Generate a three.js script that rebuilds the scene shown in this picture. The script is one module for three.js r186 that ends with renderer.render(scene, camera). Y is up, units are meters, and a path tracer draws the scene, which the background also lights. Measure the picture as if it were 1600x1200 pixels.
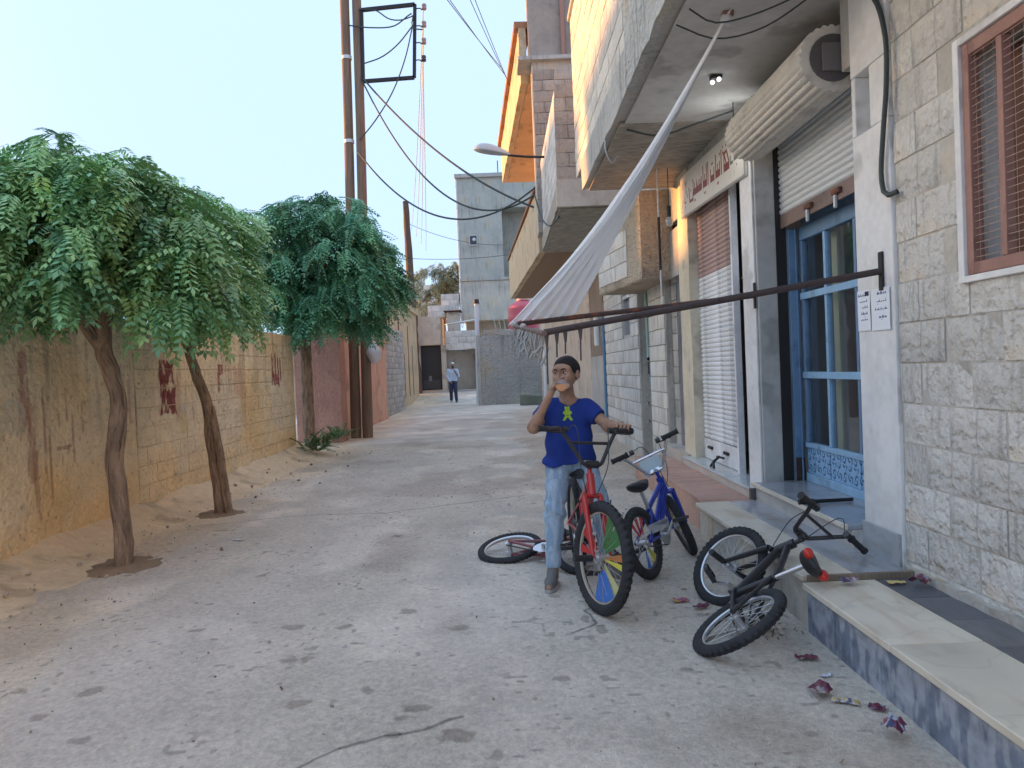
import * as THREE from 'three';
import { mergeGeometries, mergeVertices, toCreasedNormals } from 'three/addons/utils/BufferGeometryUtils.js';
import { RoundedBoxGeometry } from 'three/addons/geometries/RoundedBoxGeometry.js';

// ---------------------------------------------------------------- camera, sky, sun, exposure
const scene = new THREE.Scene();
const camera = new THREE.PerspectiveCamera(53.13, 4 / 3, 0.05, 900);
camera.position.set(0, 1.35, 0);
camera.rotation.set(-0.018837, -0.011721, -0.041888, 'YXZ');

const SUN = new THREE.Vector3(-0.9, 0.115, -0.36).normalize();
{
  const W = 512, H = 256, d = new Float32Array(W * H * 4);
  for (let j = 0; j < H; j++) for (let i = 0; i < W; i++) {
    const el = ((j + 0.5) / H - 0.5) * Math.PI, az = ((i + 0.5) / W - 0.5) * 2 * Math.PI;
    const x = Math.cos(az) * Math.cos(el), y = Math.sin(el), z = Math.sin(az) * Math.cos(el);
    const c = x * SUN.x + y * SUN.y + z * SUN.z;
    const t = Math.pow(Math.max(0, y), 0.55);
    let r = 0.146 - 0.006 * t, g = 0.197 - 0.005 * t, b = 0.278;      // pale evening blue, nearly even from horizon to zenith
    const glow = Math.exp((c - 1) * 24.0), wide = Math.exp((c - 1) * 1.6);
    r += 1.7 * glow + 0.008 * wide; g += 1.2 * glow + 0.005 * wide; b += 0.55 * glow;
    if (y < 0) { r = 0.25; g = 0.23; b = 0.2; }
    const o = (j * W + i) * 4; d[o] = r; d[o + 1] = g; d[o + 2] = b; d[o + 3] = 1;
  }
  const t = new THREE.DataTexture(d, W, H, THREE.RGBAFormat, THREE.FloatType);
  t.mapping = THREE.EquirectangularReflectionMapping; t.magFilter = THREE.LinearFilter; t.minFilter = THREE.LinearFilter;
  t.wrapS = THREE.RepeatWrapping; t.needsUpdate = true;
  scene.background = t; scene.environment = t;
}
const sun = new THREE.DirectionalLight(new THREE.Color().setRGB(1.0, 0.42, 0.105), 2.05);
sun.target.position.set(0, 2, -12); sun.position.copy(SUN).multiplyScalar(60).add(sun.target.position);
sun.castShadow = true; sun.shadow.mapSize.set(4096, 4096); sun.shadow.radius = 1.6;
Object.assign(sun.shadow.camera, { left: -45, right: 45, top: 30, bottom: -30, near: 1, far: 160 });
scene.add(sun, sun.target);

const renderer = new THREE.WebGLRenderer({ antialias: true });
renderer.setSize(1024, 768);
renderer.toneMapping = THREE.LinearToneMapping;
renderer.toneMappingExposure = 4.95;
renderer.shadowMap.enabled = true;

// ---------------------------------------------------------------- helpers
const V = (x, y, z) => new THREE.Vector3(x, y, z);
const rngOf = (s) => () => { s = (s + 0x6d2b79f5) | 0; let t = Math.imul(s ^ (s >>> 15), 1 | s); t = (t + Math.imul(t ^ (t >>> 7), 61 | t)) ^ t; return ((t ^ (t >>> 14)) >>> 0) / 4294967296; };
const R = rngOf(77);
const rr = (a, b) => a + (b - a) * R();
const clamp = (x, a = 0, b = 1) => Math.min(b, Math.max(a, x));
const sstep = (a, b, x) => { const t = clamp((x - a) / (b - a)); return t * t * (3 - 2 * t); };
const lerp = (a, b, t) => a + (b - a) * t;
const HASH = new Float32Array(65536); { const q = rngOf(5); for (let i = 0; i < 65536; i++) HASH[i] = q(); }
const hsh = (x, y, s) => HASH[(Math.imul(x, 374761393) + Math.imul(y, 668265263) + Math.imul(s, 974634777) >>> 8) & 65535];
function vn(x, y, p = 0, s = 1, r = p) {            // value noise, period p by r cells
  const xi = Math.floor(x), yi = Math.floor(y), fx = x - xi, fy = y - yi;
  const u = fx * fx * (3 - 2 * fx), v = fy * fy * (3 - 2 * fy);
  let x0 = xi, x1 = xi + 1, y0 = yi, y1 = yi + 1;
  if (p) { x0 = ((x0 % p) + p) % p; x1 = ((x1 % p) + p) % p; y0 = ((y0 % r) + r) % r; y1 = ((y1 % r) + r) % r; }
  const a = hsh(x0, y0, s), b = hsh(x1, y0, s), c = hsh(x0, y1, s), e = hsh(x1, y1, s);
  return a + (b - a) * u + (c - a) * v + (a - b - c + e) * u * v;
}
function fbm(x, y, o = 4, p = 0, s = 1, r = p) { let v = 0, a = 0.5, n = 0; for (let i = 0; i < o; i++) { v += a * vn(x, y, p, s + i, r); n += a; a *= 0.5; x *= 2; y *= 2; p *= 2; r *= 2; } return v / n; }
function n3(x, y, z, s = 1) { return (vn(x + z * 0.71, y - z * 0.37, 0, s) + vn(y * 0.9 + 13.1, z + x * 0.33, 0, s + 3) + vn(z * 1.1 - 7.7, x - y * 0.41, 0, s + 7)) / 3 - 0.5; }
const toS = (v) => v <= 0.0031308 ? 12.92 * v : 1.055 * Math.pow(v, 1 / 2.4) - 0.055;

function tex(w, h, size, fn, srgb = true) {      // fn(u, v) -> linear grey or [r,g,b]; size: metres covered [x, y]
  const d = new Uint8Array(w * h * 4);
  for (let j = 0; j < h; j++) for (let i = 0; i < w; i++) {
    const c = fn(i / w, j / h), o = (j * w + i) * 4, n = typeof c === 'number';
    for (let k = 0; k < 3; k++) { const q = clamp(n ? c : c[k]); d[o + k] = Math.round(255 * (srgb ? toS(q) : q)); }
    d[o + 3] = 255;
  }
  const t = new THREE.DataTexture(d, w, h); t.wrapS = t.wrapT = THREE.RepeatWrapping; t.magFilter = THREE.LinearFilter; t.minFilter = THREE.LinearMipmapLinearFilter; t.generateMipmaps = true;
  if (srgb) t.colorSpace = THREE.SRGBColorSpace;
  const [sx, sy] = Array.isArray(size) ? size : [size, size];
  t.repeat.set(1 / sx, 1 / sy); t.needsUpdate = true; return t;
}
const sized = (t, sx, sy = sx, ox = 0, oy = 0) => { const c = t.clone(); c.repeat.set(1 / sx, 1 / sy); c.offset.set(ox, oy); c.needsUpdate = true; return c; };

// tone maps: matter of a surface, multiplied with each material's own colour
const T = {};
T.plaster = tex(512, 512, 2.4, (u, v) => { const a = fbm(u * 6, v * 6, 5, 6, 3), b = fbm(u * 60, v * 60, 2, 60, 9), s = fbm(u * 26, v * 2, 3, 26, 21, 2); return 0.75 + 0.3 * a + 0.14 * (b - 0.5) + 0.1 * (s - 0.5) - 0.22 * sstep(0.62, 0.75, fbm(u * 9 + 4, v * 9, 4, 9, 31)); });
T.dirty = tex(512, 512, 2.0, (u, v) => { const a = fbm(u * 5, v * 5, 5, 5, 41), st = fbm(u * 40, v * 3, 3, 40, 47, 3), sp = fbm(u * 80, v * 80, 2, 80, 53); return [0.95, 0.94, 0.93].map((c, k) => c * (0.68 + 0.5 * a) - 0.2 * sstep(0.58, 0.75, st) + 0.16 * (sp - 0.5) - 0.12 * k * sstep(0.6, 0.8, a)); });
T.rough = tex(512, 512, 0.9, (u, v) => clamp(0.5 + 1.1 * (fbm(u * 22, v * 22, 4, 22, 61) - 0.5) + 0.35 * (fbm(u * 5, v * 5, 2, 5, 65) - 0.5)), false);
T.fine = tex(512, 512, 0.35, (u, v) => clamp(fbm(u * 64, v * 64, 3, 64, 71) * 0.8 + 0.1 + 0.5 * (vn(u * 200, v * 200, 200, 73) - 0.5)), false);
T.wood = tex(256, 512, [0.3, 2.0], (u, v) => { const g = fbm(u * 30 + 2.5 * fbm(u * 3, v * 4, 3, 3, 81, 4), v * 5, 4, 30, 83, 5), k = fbm(u * 90, v * 8, 2, 90, 87, 8); return [1, 0.95, 0.88].map((c) => c * (0.42 + 0.6 * g + 0.3 * (k - 0.5))); });
T.bark = tex(256, 1024, [0.5, 2.4], (u, v) => { const a = fbm(u * 16 + 1.5 * fbm(u * 4, v * 20, 3, 4, 91, 20), v * 22, 4, 16, 93, 22); return 0.25 + 0.95 * a; });
T.barkb = tex(256, 1024, [0.5, 2.4], (u, v) => clamp(1.6 * (fbm(u * 16 + 1.5 * fbm(u * 4, v * 20, 3, 4, 91, 20), v * 22, 4, 16, 93, 22) - 0.2)), false);
T.rust = tex(256, 256, 0.5, (u, v) => { const a = fbm(u * 8, v * 8, 5, 8, 101), b = sstep(0.5, 0.62, a); return [lerp(0.16, 0.34, b) + 0.1 * (a - 0.5), lerp(0.10, 0.13, b), lerp(0.085, 0.07, b)]; });
T.marble = tex(512, 512, 1.3, (u, v) => { const w = fbm(u * 4, v * 4, 4, 4, 111), ve = Math.abs(fbm(u * 5 + w * 2, v * 5, 5, 5, 113) - 0.5), d = fbm(u * 3, v * 14, 4, 3, 117, 14); return [0.9, 0.88, 0.85].map((c, k) => c * (0.72 + 0.4 * w) - 0.09 * (1 - sstep(0, 0.05, ve)) - (0.14 + 0.05 * k) * sstep(0.5, 0.8, d)); });
T.denim = tex(256, 256, 0.22, (u, v) => { const a = fbm(u * 9, v * 2.5, 4, 0, 121), t = vn(u * 120, v * 60, 0, 123), w = sstep(0.45, 0.68, a); return [0, 1, 2].map((k) => lerp([0.42, 0.58, 0.74][k], [0.62, 0.76, 0.87][k], w) * (0.85 + 0.3 * (t - 0.5))); });

const MATS = [];
function M(name, c, o = {}) {       // c: linear base colour
  const { map, bump, bs = 0.004, rough = 0.9, metal = 0, ...rest } = o;
  const phys = ['transmission', 'clearcoat', 'sheen', 'ior', 'thickness'].some((k) => k in rest);
  const m = new (phys ? THREE.MeshPhysicalMaterial : THREE.MeshStandardMaterial)({ roughness: rough, metalness: metal, side: THREE.DoubleSide, ...rest });
  m.name = name; m.color.setRGB(...c); if (map) m.map = map; if (bump) { m.bumpMap = bump; m.bumpScale = bs; }
  return m;
}

// uv in metres from the dominant axis of each face
function uvm(g, ox = 0, oy = 0) {
  if (g.index) g = g.toNonIndexed();
  const p = g.attributes.position, n = p.count, uv = new Float32Array(n * 2), a = V(), b = V(), c = V();
  for (let i = 0; i < n; i += 3) {
    a.fromBufferAttribute(p, i); b.fromBufferAttribute(p, i + 1).sub(a); c.fromBufferAttribute(p, i + 2).sub(a); b.cross(c);
    const ax = Math.abs(b.x), ay = Math.abs(b.y), az = Math.abs(b.z);
    for (let k = i; k < i + 3; k++) {
      const x = p.getX(k), y = p.getY(k), z = p.getZ(k);
      if (ax >= ay && ax >= az) { uv[k * 2] = z + ox; uv[k * 2 + 1] = y + oy; }
      else if (ay >= az) { uv[k * 2] = z + ox; uv[k * 2 + 1] = x + oy; }
      else { uv[k * 2] = x + ox; uv[k * 2 + 1] = y + oy; }
    }
  }
  g.setAttribute('uv', new THREE.BufferAttribute(uv, 2)); return g;
}
const names = new Map();
function unique(n) { const k = names.get(n) ?? 0; names.set(n, k + 1); return k ? n + '_' + String(k).padStart(3, '0') : n; }
function add(o, name, parent) {
  const top = !parent || parent === scene; o.name = top ? unique(name) : name; o.traverse((m) => { if (m.isMesh) { m.castShadow = m.receiveShadow = true; } });
  (parent ?? scene).add(o); return o;
}
function mesh(name, g, m, parent) { return add(new THREE.Mesh(g, m), name, parent); }
function tag(o, label, category, group, kind) { o.userData.label = label; o.userData.category = category; if (group) o.userData.group = group; if (kind) o.userData.kind = kind; return o; }
function thing(name, label, category, pos = [0, 0, 0], group) { const o = new THREE.Group(); add(o, name); o.position.set(...pos); return tag(o, label, category, group); }
function part(name, parent) { const o = new THREE.Group(); return add(o, name, parent); }
function structure(o) { o.userData.kind = 'structure'; return o; }
const P0 = (parent) => { const o = V(0, 0, 0); let q = parent; while (q && q !== scene) { o.add(q.position); q = q.parent; } return o; };   // groups of the setting are only shifted
// box by its world extents, uv in metres, edges chamfered by b
function boxG(x0, x1, y0, y1, z0, z1, b = 0.006) {
  const w = Math.abs(x1 - x0), h = Math.abs(y1 - y0), d = Math.abs(z1 - z0), mn = Math.min(w, h, d);
  const g = b > 0 && mn > 0.004 ? new RoundedBoxGeometry(w, h, d, 1, Math.min(b, mn * 0.4)) : new THREE.BoxGeometry(w, h, d);
  g.translate((x0 + x1) / 2, (y0 + y1) / 2, (z0 + z1) / 2); return uvm(g);
}
function box(name, parent, m, x0, x1, y0, y1, z0, z1, b) { const g = boxG(x0, x1, y0, y1, z0, z1, b); const o = P0(parent); g.translate(-o.x, -o.y, -o.z); return mesh(name, g, m, parent); }
// box with an uneven skin: subdivided and pushed about by noise
function roughG(x0, x1, y0, y1, z0, z1, cell = 0.12, amp = 0.012, freq = 3, seed = 1) {
  const w = x1 - x0, h = y1 - y0, d = z1 - z0, n = (l) => Math.max(1, Math.min(160, Math.round(l / cell)));
  let g = new THREE.BoxGeometry(w, h, d, n(w), n(h), n(d)); g.translate((x0 + x1) / 2, (y0 + y1) / 2, (z0 + z1) / 2); g.deleteAttribute('uv');
  const p = g.attributes.position;
  for (let i = 0; i < p.count; i++) {
    const x = p.getX(i), y = p.getY(i), z = p.getZ(i), q = (s) => 2 * amp * (n3(x * freq, y * freq, z * freq, s) + 0.5 * n3(x * freq * 3, y * freq * 3, z * freq * 3, s + 20));
    p.setXYZ(i, x + q(seed), y + q(seed + 50), z + q(seed + 100));
  }
  g.deleteAttribute('normal'); g = mergeVertices(g, 1e-4); g = toCreasedNormals(g, 0.6); return uvm(g);
}
function rbox(name, parent, m, x0, x1, y0, y1, z0, z1, cell, amp, freq, seed) { const g = roughG(x0, x1, y0, y1, z0, z1, cell, amp, freq, seed); const o = P0(parent); g.translate(-o.x, -o.y, -o.z); return mesh(name, g, m, parent); }
function tubeG(pts, r, seg = 0, rad = 8) { const c = pts.length > 2 ? new THREE.CatmullRomCurve3(pts, false, 'centripetal') : new THREE.LineCurve3(pts[0], pts[1]); return new THREE.TubeGeometry(c, seg || Math.max(1, (pts.length - 1) * 6), r, rad, false); }
function cylG(a, b, r0, r1 = r0, rad = 12) { const d = b.clone().sub(a), g = new THREE.CylinderGeometry(r1, r0, d.length(), rad, 1); g.translate(0, d.length() / 2, 0); g.applyQuaternion(new THREE.Quaternion().setFromUnitVectors(V(0, 1, 0), d.normalize())); g.translate(a.x, a.y, a.z); return g; }
function merge(list) { return mergeGeometries(list.map((g) => { g = g.index ? g.toNonIndexed() : g; const q = new THREE.BufferGeometry(); q.setAttribute('position', g.attributes.position); if (!g.attributes.normal) g.computeVertexNormals(); q.setAttribute('normal', g.attributes.normal); q.setAttribute('uv', g.attributes.uv ?? new THREE.BufferAttribute(new Float32Array(g.attributes.position.count * 2), 2)); return q; })); }
// tapered limb along points with radii, bent tube
function limbG(pts, rad, sides = 10, per = 5, wob = 0) {
  const c = new THREE.CatmullRomCurve3(pts, false, 'centripetal'), n = (pts.length - 1) * per, fr = c.computeFrenetFrames(n, false), pos = [], uv = [], idx = [];
  let len = 0, prev = null;
  for (let i = 0; i <= n; i++) {
    const t = i / n, q = c.getPoint(t), f = t * (rad.length - 1), k = Math.min(rad.length - 2, Math.floor(f)), r0 = lerp(rad[k], rad[k + 1], f - k);
    if (prev) len += q.distanceTo(prev); prev = q.clone();
    for (let j = 0; j <= sides; j++) {
      const a = (j / sides) * Math.PI * 2, jj = j % sides, r = r0 * (1 + wob * (2 * vn(jj * 1.3 + 5, len * 9, 0, 7) - 1));
      const d = fr.normals[i].clone().multiplyScalar(Math.cos(a)).addScaledVector(fr.binormals[i], Math.sin(a));
      pos.push(q.x + d.x * r, q.y + d.y * r, q.z + d.z * r); uv.push((j / sides) * 2 * Math.PI * rad[0], len);
    }
  }
  for (let i = 0; i < n; i++) for (let j = 0; j < sides; j++) { const a = i * (sides + 1) + j, b = a + sides + 1; idx.push(a, b, a + 1, b, b + 1, a + 1); }
  const g = new THREE.BufferGeometry(); g.setAttribute('position', new THREE.Float32BufferAttribute(pos, 3)); g.setAttribute('uv', new THREE.Float32BufferAttribute(uv, 2)); g.setIndex(idx); g.computeVertexNormals(); return g;
}

// ---- masonry: every block a mesh of its own, set proud of the mortar behind it
const BLOCK = [];
function blockShapes(w, h, d, amp, seed) {
  const out = [];
  for (let k = 0; k < 5; k++) {
    const nx = 4, ny = 3, pos = [], idx = [], bev = 0.007;
    for (let j = 0; j <= ny; j++) for (let i = 0; i <= nx; i++) {
      const x = (i / nx - 0.5) * w, y = (j / ny - 0.5) * h, e = i === 0 || i === nx || j === 0 || j === ny;
      const jx = e ? (n3(x * 9 + k * 7, y * 9, seed) * 0.009) : 0, jy = e ? (n3(x * 9, y * 9 + k * 5, seed + 4) * 0.009) : 0;
      pos.push(x + jx, y + jy, e ? d - bev : d + amp * 2 * n3(x * 14 + k * 11, y * 14, seed + k));
    }
    const W1 = nx + 1; for (let j = 0; j < ny; j++) for (let i = 0; i < nx; i++) { const a = j * W1 + i; idx.push(a, a + 1, a + W1, a + 1, a + W1 + 1, a + W1); }
    const ring = []; for (let i = 0; i < nx; i++) ring.push(i); for (let j = 0; j < ny; j++) ring.push(j * W1 + nx); for (let i = nx; i > 0; i--) ring.push(ny * W1 + i); for (let j = ny; j > 0; j--) ring.push(j * W1);
    const b0 = pos.length / 3; for (const q of ring) pos.push(pos[q * 3], pos[q * 3 + 1], 0);
    for (let i = 0; i < ring.length; i++) { const a = ring[i], b = ring[(i + 1) % ring.length], c = b0 + i, e = b0 + (i + 1) % ring.length; idx.push(a, c, b, b, c, e); }
    let g = new THREE.BufferGeometry(); g.setAttribute('position', new THREE.Float32BufferAttribute(pos, 3)); g.setIndex(idx); g = toCreasedNormals(g, 0.9);
    out.push(uvm(g, k * 0.83, k * 0.57));
  }
  return out;
}
// wall of blocks on the plane through o, running along u (unit), facing n; skip(s, y) leaves openings
function blocks(parent, mats, o, u, n, len, h, { bw = 0.4, bh = 0.2, gap = 0.012, d = 0.03, amp = 0.003, skip, clip, tilt = 0.006, seed = 3, name = 'block', shapes } = {}) {
  const rows = Math.round(h / bh), q = rngOf(seed * 991 + 7), org = P0(parent), up = V(0, 1, 0);
  const rot = new THREE.Matrix4().makeBasis(u, up, n), quat = new THREE.Quaternion().setFromRotationMatrix(rot);
  shapes = shapes ?? blockShapes(bw - gap, bh - gap, d, amp, seed);
  for (let r = 0; r < rows; r++) {
    const off = (r % 2) * bw * 0.5 + 0.03 * (q() - 0.5);
    for (let s = -off; s < len - 0.03; s += bw) {
      let a = Math.max(0, s), b = Math.min(len, s + bw); if (b - a < 0.06) { q(); q(); continue; }
      const y = (r + 0.5) * bh, mid = (a + b) / 2; const k = Math.floor(q() * shapes.length), mi = Math.floor(q() * mats.length), ti = q() - 0.5, ty = q() - 0.5;
      if (skip && skip(mid, y)) continue;
      const m = new THREE.Mesh(shapes[k], mats[mi]);
      m.position.copy(o).addScaledVector(u, mid).addScaledVector(n, ty * tilt * 0.6).sub(org); m.position.y += y; m.quaternion.copy(quat); m.rotateZ(ti * tilt); m.scale.x = (b - a - gap) / (bw - gap);
      add(m, name, parent);
    }
  }
}
// ---------------------------------------------------------------- ground
const gy = (z) => z > -33.4 ? 0 : Math.min(0.46, (-33.4 - z) * 0.1);
const STAIN = [[-1.08, -3.68, .1, .07], [-.21, -2.83, .1, .07], [.386, -4.05, .03, .14], [-.39, -3.08, .07, .04], [-.46, -3.0, .06, .03], [-.78, -3.86, .06, .03], [-.9, -4.13, .06, .05], [-1.2, -4.17, .07, .05], [-2.25, -3.44, .05, .05], [-1.89, -3.41, .07, .06], [-1.97, -3.16, .05, .05], [-1.66, -2.93, .08, .05], [-.91, -3.18, .06, .05], [-.65, -3.29, .05, .05], [-1.72, -5.31, .05, .05], [-1.72, -4.2, .06, .04], [-.59, -4.36, .06, .06], [-.28, -4.04, .08, .06], [.2, -3.3, .05, .04], [.45, -3.9, .03, .1], [.75, -3.35, .05, .03], [-.1, -5.4, .08, .05], [-.9, -6.4, .1, .08]];
{ const q = rngOf(19); for (let i = 0; i < 460; i++) { const s = 0.01 + 0.035 * q() * q() * q(); STAIN.push([lerp(-3.2, 1.5, q()), lerp(0, -13, Math.pow(q(), 1.2)), s * (0.7 + q()), s, 0.3 + 0.45 * q()]); } }
const cells = new Map();
STAIN.forEach((s) => { const r = Math.max(s[2], s[3]) * 1.8; for (let x = Math.floor((s[0] - r) * 2); x <= Math.floor((s[0] + r) * 2); x++) for (let z = Math.floor((s[1] - r) * 2); z <= Math.floor((s[1] + r) * 2); z++) { const k = x * 1000 + z; if (!cells.has(k)) cells.set(k, []); cells.get(k).push(s); } });
const CRACK = [[[-.95, -2.5], [-.62, -2.78], [-.42, -2.9], [-.2, -2.95]], [[-3, -7.2], [-2, -7.6], [-1.2, -7.5], [.2, -8.2]], [[-1.6, -11.2], [-.3, -11.6], [.9, -11.4]], [[.3, -3.85], [.42, -4.0], [.38, -4.25], [.6, -4.6]]];
function segD(x, z, a, b) { const dx = b[0] - a[0], dz = b[1] - a[1], t = clamp(((x - a[0]) * dx + (z - a[1]) * dz) / (dx * dx + dz * dz)); return Math.hypot(x - a[0] - t * dx, z - a[1] - t * dz); }
const FX = 481, FZ = 941, FIELD = new Float32Array(FX * FZ * 5);      // slow fields on a 2.5 by 5 cm lattice over the street
for (let j = 0; j < FZ; j++) for (let i = 0; i < FX; i++) { const x = -7 + i * 0.025, z = -46 + j * 0.05, o = (j * FX + i) * 5; FIELD[o] = fbm(x * 0.55 + 9, z * 0.4, 4, 0, 201); FIELD[o + 1] = fbm(x * 3.1, z * 2.2, 4, 0, 211); FIELD[o + 2] = fbm(x * 1.6 + 31, z * 1.2, 4, 0, 231); FIELD[o + 3] = fbm(x * 1.1 + 3, z * 0.8 + 8, 5, 0, 241); FIELD[o + 4] = fbm(x * 1.2, z * 1.1, 4, 0, 251); }
const FQ = [0, 0, 0, 0, 0];
function field(x, z) { const u = clamp((x + 7) / 0.025, 0, FX - 1.01), v = clamp((z + 46) / 0.05, 0, FZ - 1.01), i = Math.floor(u), j = Math.floor(v), a = u - i, b = v - j, o = (j * FX + i) * 5, p = o + FX * 5; for (let k = 0; k < 5; k++) FQ[k] = (FIELD[o + k] * (1 - a) + FIELD[o + 5 + k] * a) * (1 - b) + (FIELD[p + k] * (1 - a) + FIELD[p + 5 + k] * a) * b; return FQ; }
function roadCol(x, z, fine) {
  const [a, b, f2, f3, f4] = field(x, z), g = fine ? vn(x * 120, z * 120, 0, 221) : 0.5, g2 = fine ? vn(x * 45, z * 45, 0, 223) : 0.5;
  let k = 0.88 + 0.34 * (a - 0.5) + 0.3 * (b - 0.5) + 0.26 * (g - 0.5) + 0.2 * (g2 - 0.5);
  k += 0.16 * sstep(0.57, 0.7, f2);                       // bleached cement dust
  if (fine) k *= 1 - 0.35 * sstep(0.8, 0.9, vn(x * 26, z * 26, 0, 237)) * sstep(0.45, 0.6, b);     // fine dark grit
  const wear = sstep(0.54, 0.68, f3);
  let c = [0.755 * k, 0.68 * k, 0.575 * k];
  c = c.map((v, i) => v * (1 - wear * [0.16, 0.19, 0.21][i]));
  const dust = sstep(-0.25, 0.4, -2.75 - x + 1.5 * (f4 - 0.5) + 0.5 * (b - 0.5));   // sand washed off the verge
  const dc = [0.78 * k, 0.65 * k, 0.47 * k]; c = c.map((v, i) => lerp(v, dc[i], dust * 0.85));
  const rp = sstep(0.3, 0.6, x + 0.1 + 1.0 * (f4 - 0.5)) * sstep(-9, -10, z) * sstep(-30, -20, z); c = c.map((v, i) => lerp(v, v * [0.95, 0.86, 0.8][i], rp));
  for (const s of cells.get(Math.floor(x * 2) * 1000 + Math.floor(z * 2)) ?? []) {
    const e = 1.15 * Math.hypot((x - s[0]) / s[2], (z - s[1]) / s[3]) + 2.2 * (fbm(x * 16, z * 16, 4, 0, 261) - 0.5), w = (s[4] ?? 0.62) * (1 - sstep(0.55, 1.05, e)); c = c.map((v, i) => lerp(v, v * [0.42, 0.38, 0.36][i], w));
  }
  if (fine) for (const l of CRACK) for (let i = 0; i + 1 < l.length; i++) { if (segD(x, z, l[i], l[i + 1]) > 0.16) continue; const dd = segD(x + 0.12 * (fbm(x * 5, z * 5, 3, 0, 263) - 0.5), z + 0.12 * (fbm(x * 5 + 9, z * 5, 3, 0, 265) - 0.5), l[i], l[i + 1]), w = 0.55 * (1 - sstep(0.004, 0.014, dd)); if (w > 0) { c[0] *= 1 - w; c[1] *= 1 - w; c[2] *= 1 - w; } }
  return c;
}
const roadNear = tex(2048, 2048, 1, (u, v) => roadCol(-5 + 8 * u, -15 + 16 * v, true));
const roadFar = tex(512, 1024, 1, (u, v) => roadCol(-7 + 12 * u, -46 + 31 * v, false));
function sheet(name, x0, x1, z0, z1, nx, nz, m, y, hf) {
  const g = new THREE.PlaneGeometry(1, 1, nx, nz), p = g.attributes.position, uv = g.attributes.uv;
  for (let i = 0; i < p.count; i++) { const u = p.getX(i) + 0.5, v = p.getY(i) + 0.5, x = lerp(x0, x1, u), z = lerp(z0, z1, 1 - v); uv.setXY(i, u, 1 - v); p.setXYZ(i, x, y + (hf ? hf(x, z) : 0), z); }
  g.computeVertexNormals(); return structure(mesh(name, g, m));
}
const mRoad = M('road dust', [1, 1, 1], { map: roadNear, bump: sized(T.fine, 0.35 / 8, 0.35 / 16), bs: 0.008, rough: 0.93 });
const mRoadFar = M('road dust far', [1, 1, 1], { map: roadFar, rough: 0.95 });
const bumpy = (x, z) => 0.012 * (fbm(x * 0.8, z * 0.8, 3, 0, 271) - 0.5) + 0.005 * (fbm(x * 5, z * 5, 2, 0, 273) - 0.5);
sheet('road', -5, 3, -15, 1, 120, 240, mRoad, 0, bumpy);
sheet('street', -7, 5, -46, -15, 24, 100, mRoadFar, 0, (x, z) => gy(z) + (z < -14.99 && z > -15.01 ? bumpy(x, z) : 0.3 * bumpy(x, z)));
const groundTone = tex(256, 256, 9, (u, v) => [0.42, 0.38, 0.32].map((c) => c * (0.75 + 0.5 * fbm(u * 8, v * 8, 5, 8, 281))));
sheet('ground', -400, 400, -700, 120, 2, 2, M('bare ground', [1, 1, 1], { map: sized(groundTone, 9 / 800, 9 / 820), rough: 1 }), -0.03);

// sandy verge banked against the left wall
const mSand = M('sandy soil', [0.78, 0.635, 0.435], { map: T.plaster, bump: T.rough, bs: 0.012, rough: 1 });
{
  const nx = 26, nz = 220, pos = [], idx = [], uv = [];
  for (let j = 0; j <= nz; j++) for (let i = 0; i <= nx; i++) {
    const z = lerp(2.5, -13.6, j / nz), t = i / nx, w = 0.5 + 0.4 * fbm(z * 0.7, 3, 3, 0, 291), x = -3.66 + t * w;
    const bank = Math.pow(1 - t, 2.2) * (0.17 + 0.12 * (fbm(z * 1.5, 8, 3, 0, 293) - 0.4)), lump = 0.09 * Math.max(0, fbm(x * 6, z * 6, 4, 0, 295) - 0.45) * sstep(1, 0.55, t);
    const rag = t > 0.35 ? 0.03 * (fbm(x * 4.5, z * 4.5, 4, 0, 297) - 0.5) * sstep(0.35, 0.7, t) : 0; pos.push(x, -0.01 + bank + lump + (t < 1 ? 0.012 * (1 - t) + rag : -0.03), z); uv.push(z, x);
  }
  for (let j = 0; j < nz; j++) for (let i = 0; i < nx; i++) { const a = j * (nx + 1) + i, b = a + nx + 1; idx.push(a, a + 1, b, b, a + 1, b + 1); }
  const g = new THREE.BufferGeometry(); g.setAttribute('position', new THREE.Float32BufferAttribute(pos, 3)); g.setAttribute('uv', new THREE.Float32BufferAttribute(uv, 2)); g.setIndex(idx); g.computeVertexNormals();
  structure(mesh('dirt_verge', g, mSand));
}
// soil pits round the two street trees
const mSoil = M('soil', [0.34, 0.25, 0.17], { map: T.dirty, bump: T.rough, bs: 0.02, rough: 1 });
for (const [x, z, s] of [[-2.93, -5.78, 0.4], [-2.97, -7.88, 0.36]]) {
  const n = 30, k = 6, pos = [0, 0.02, 0], idx = [];
  for (let j = 1; j <= k; j++) for (let i = 0; i < n; i++) { const a = (i / n) * 6.2832, r = s * (j / k) * (0.8 + 0.4 * fbm(Math.cos(a) * 2 + x, Math.sin(a) * 2, 3, 0, 301)), px = Math.cos(a) * r, pz = Math.sin(a) * r; pos.push(px, 0.016 - 0.03 * Math.pow(j / k, 2) + 0.03 * (fbm(px * 12 + x, pz * 12, 4, 0, 303) - 0.45), pz); }
  for (let i = 0; i < n; i++) { const i1 = (i + 1) % n; idx.push(0, 1 + i1, 1 + i); for (let j = 0; j < k - 1; j++) { const a = 1 + j * n + i, b = 1 + j * n + i1; idx.push(a, b, a + n, b, b + n, a + n); } }
  const g = new THREE.BufferGeometry(); g.setAttribute('position', new THREE.Float32BufferAttribute(pos, 3)); g.setIndex(idx); g.computeVertexNormals();
  const o = structure(mesh('soil_pit', uvm(g), mSoil)); o.position.set(x, 0, z);
}
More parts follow.
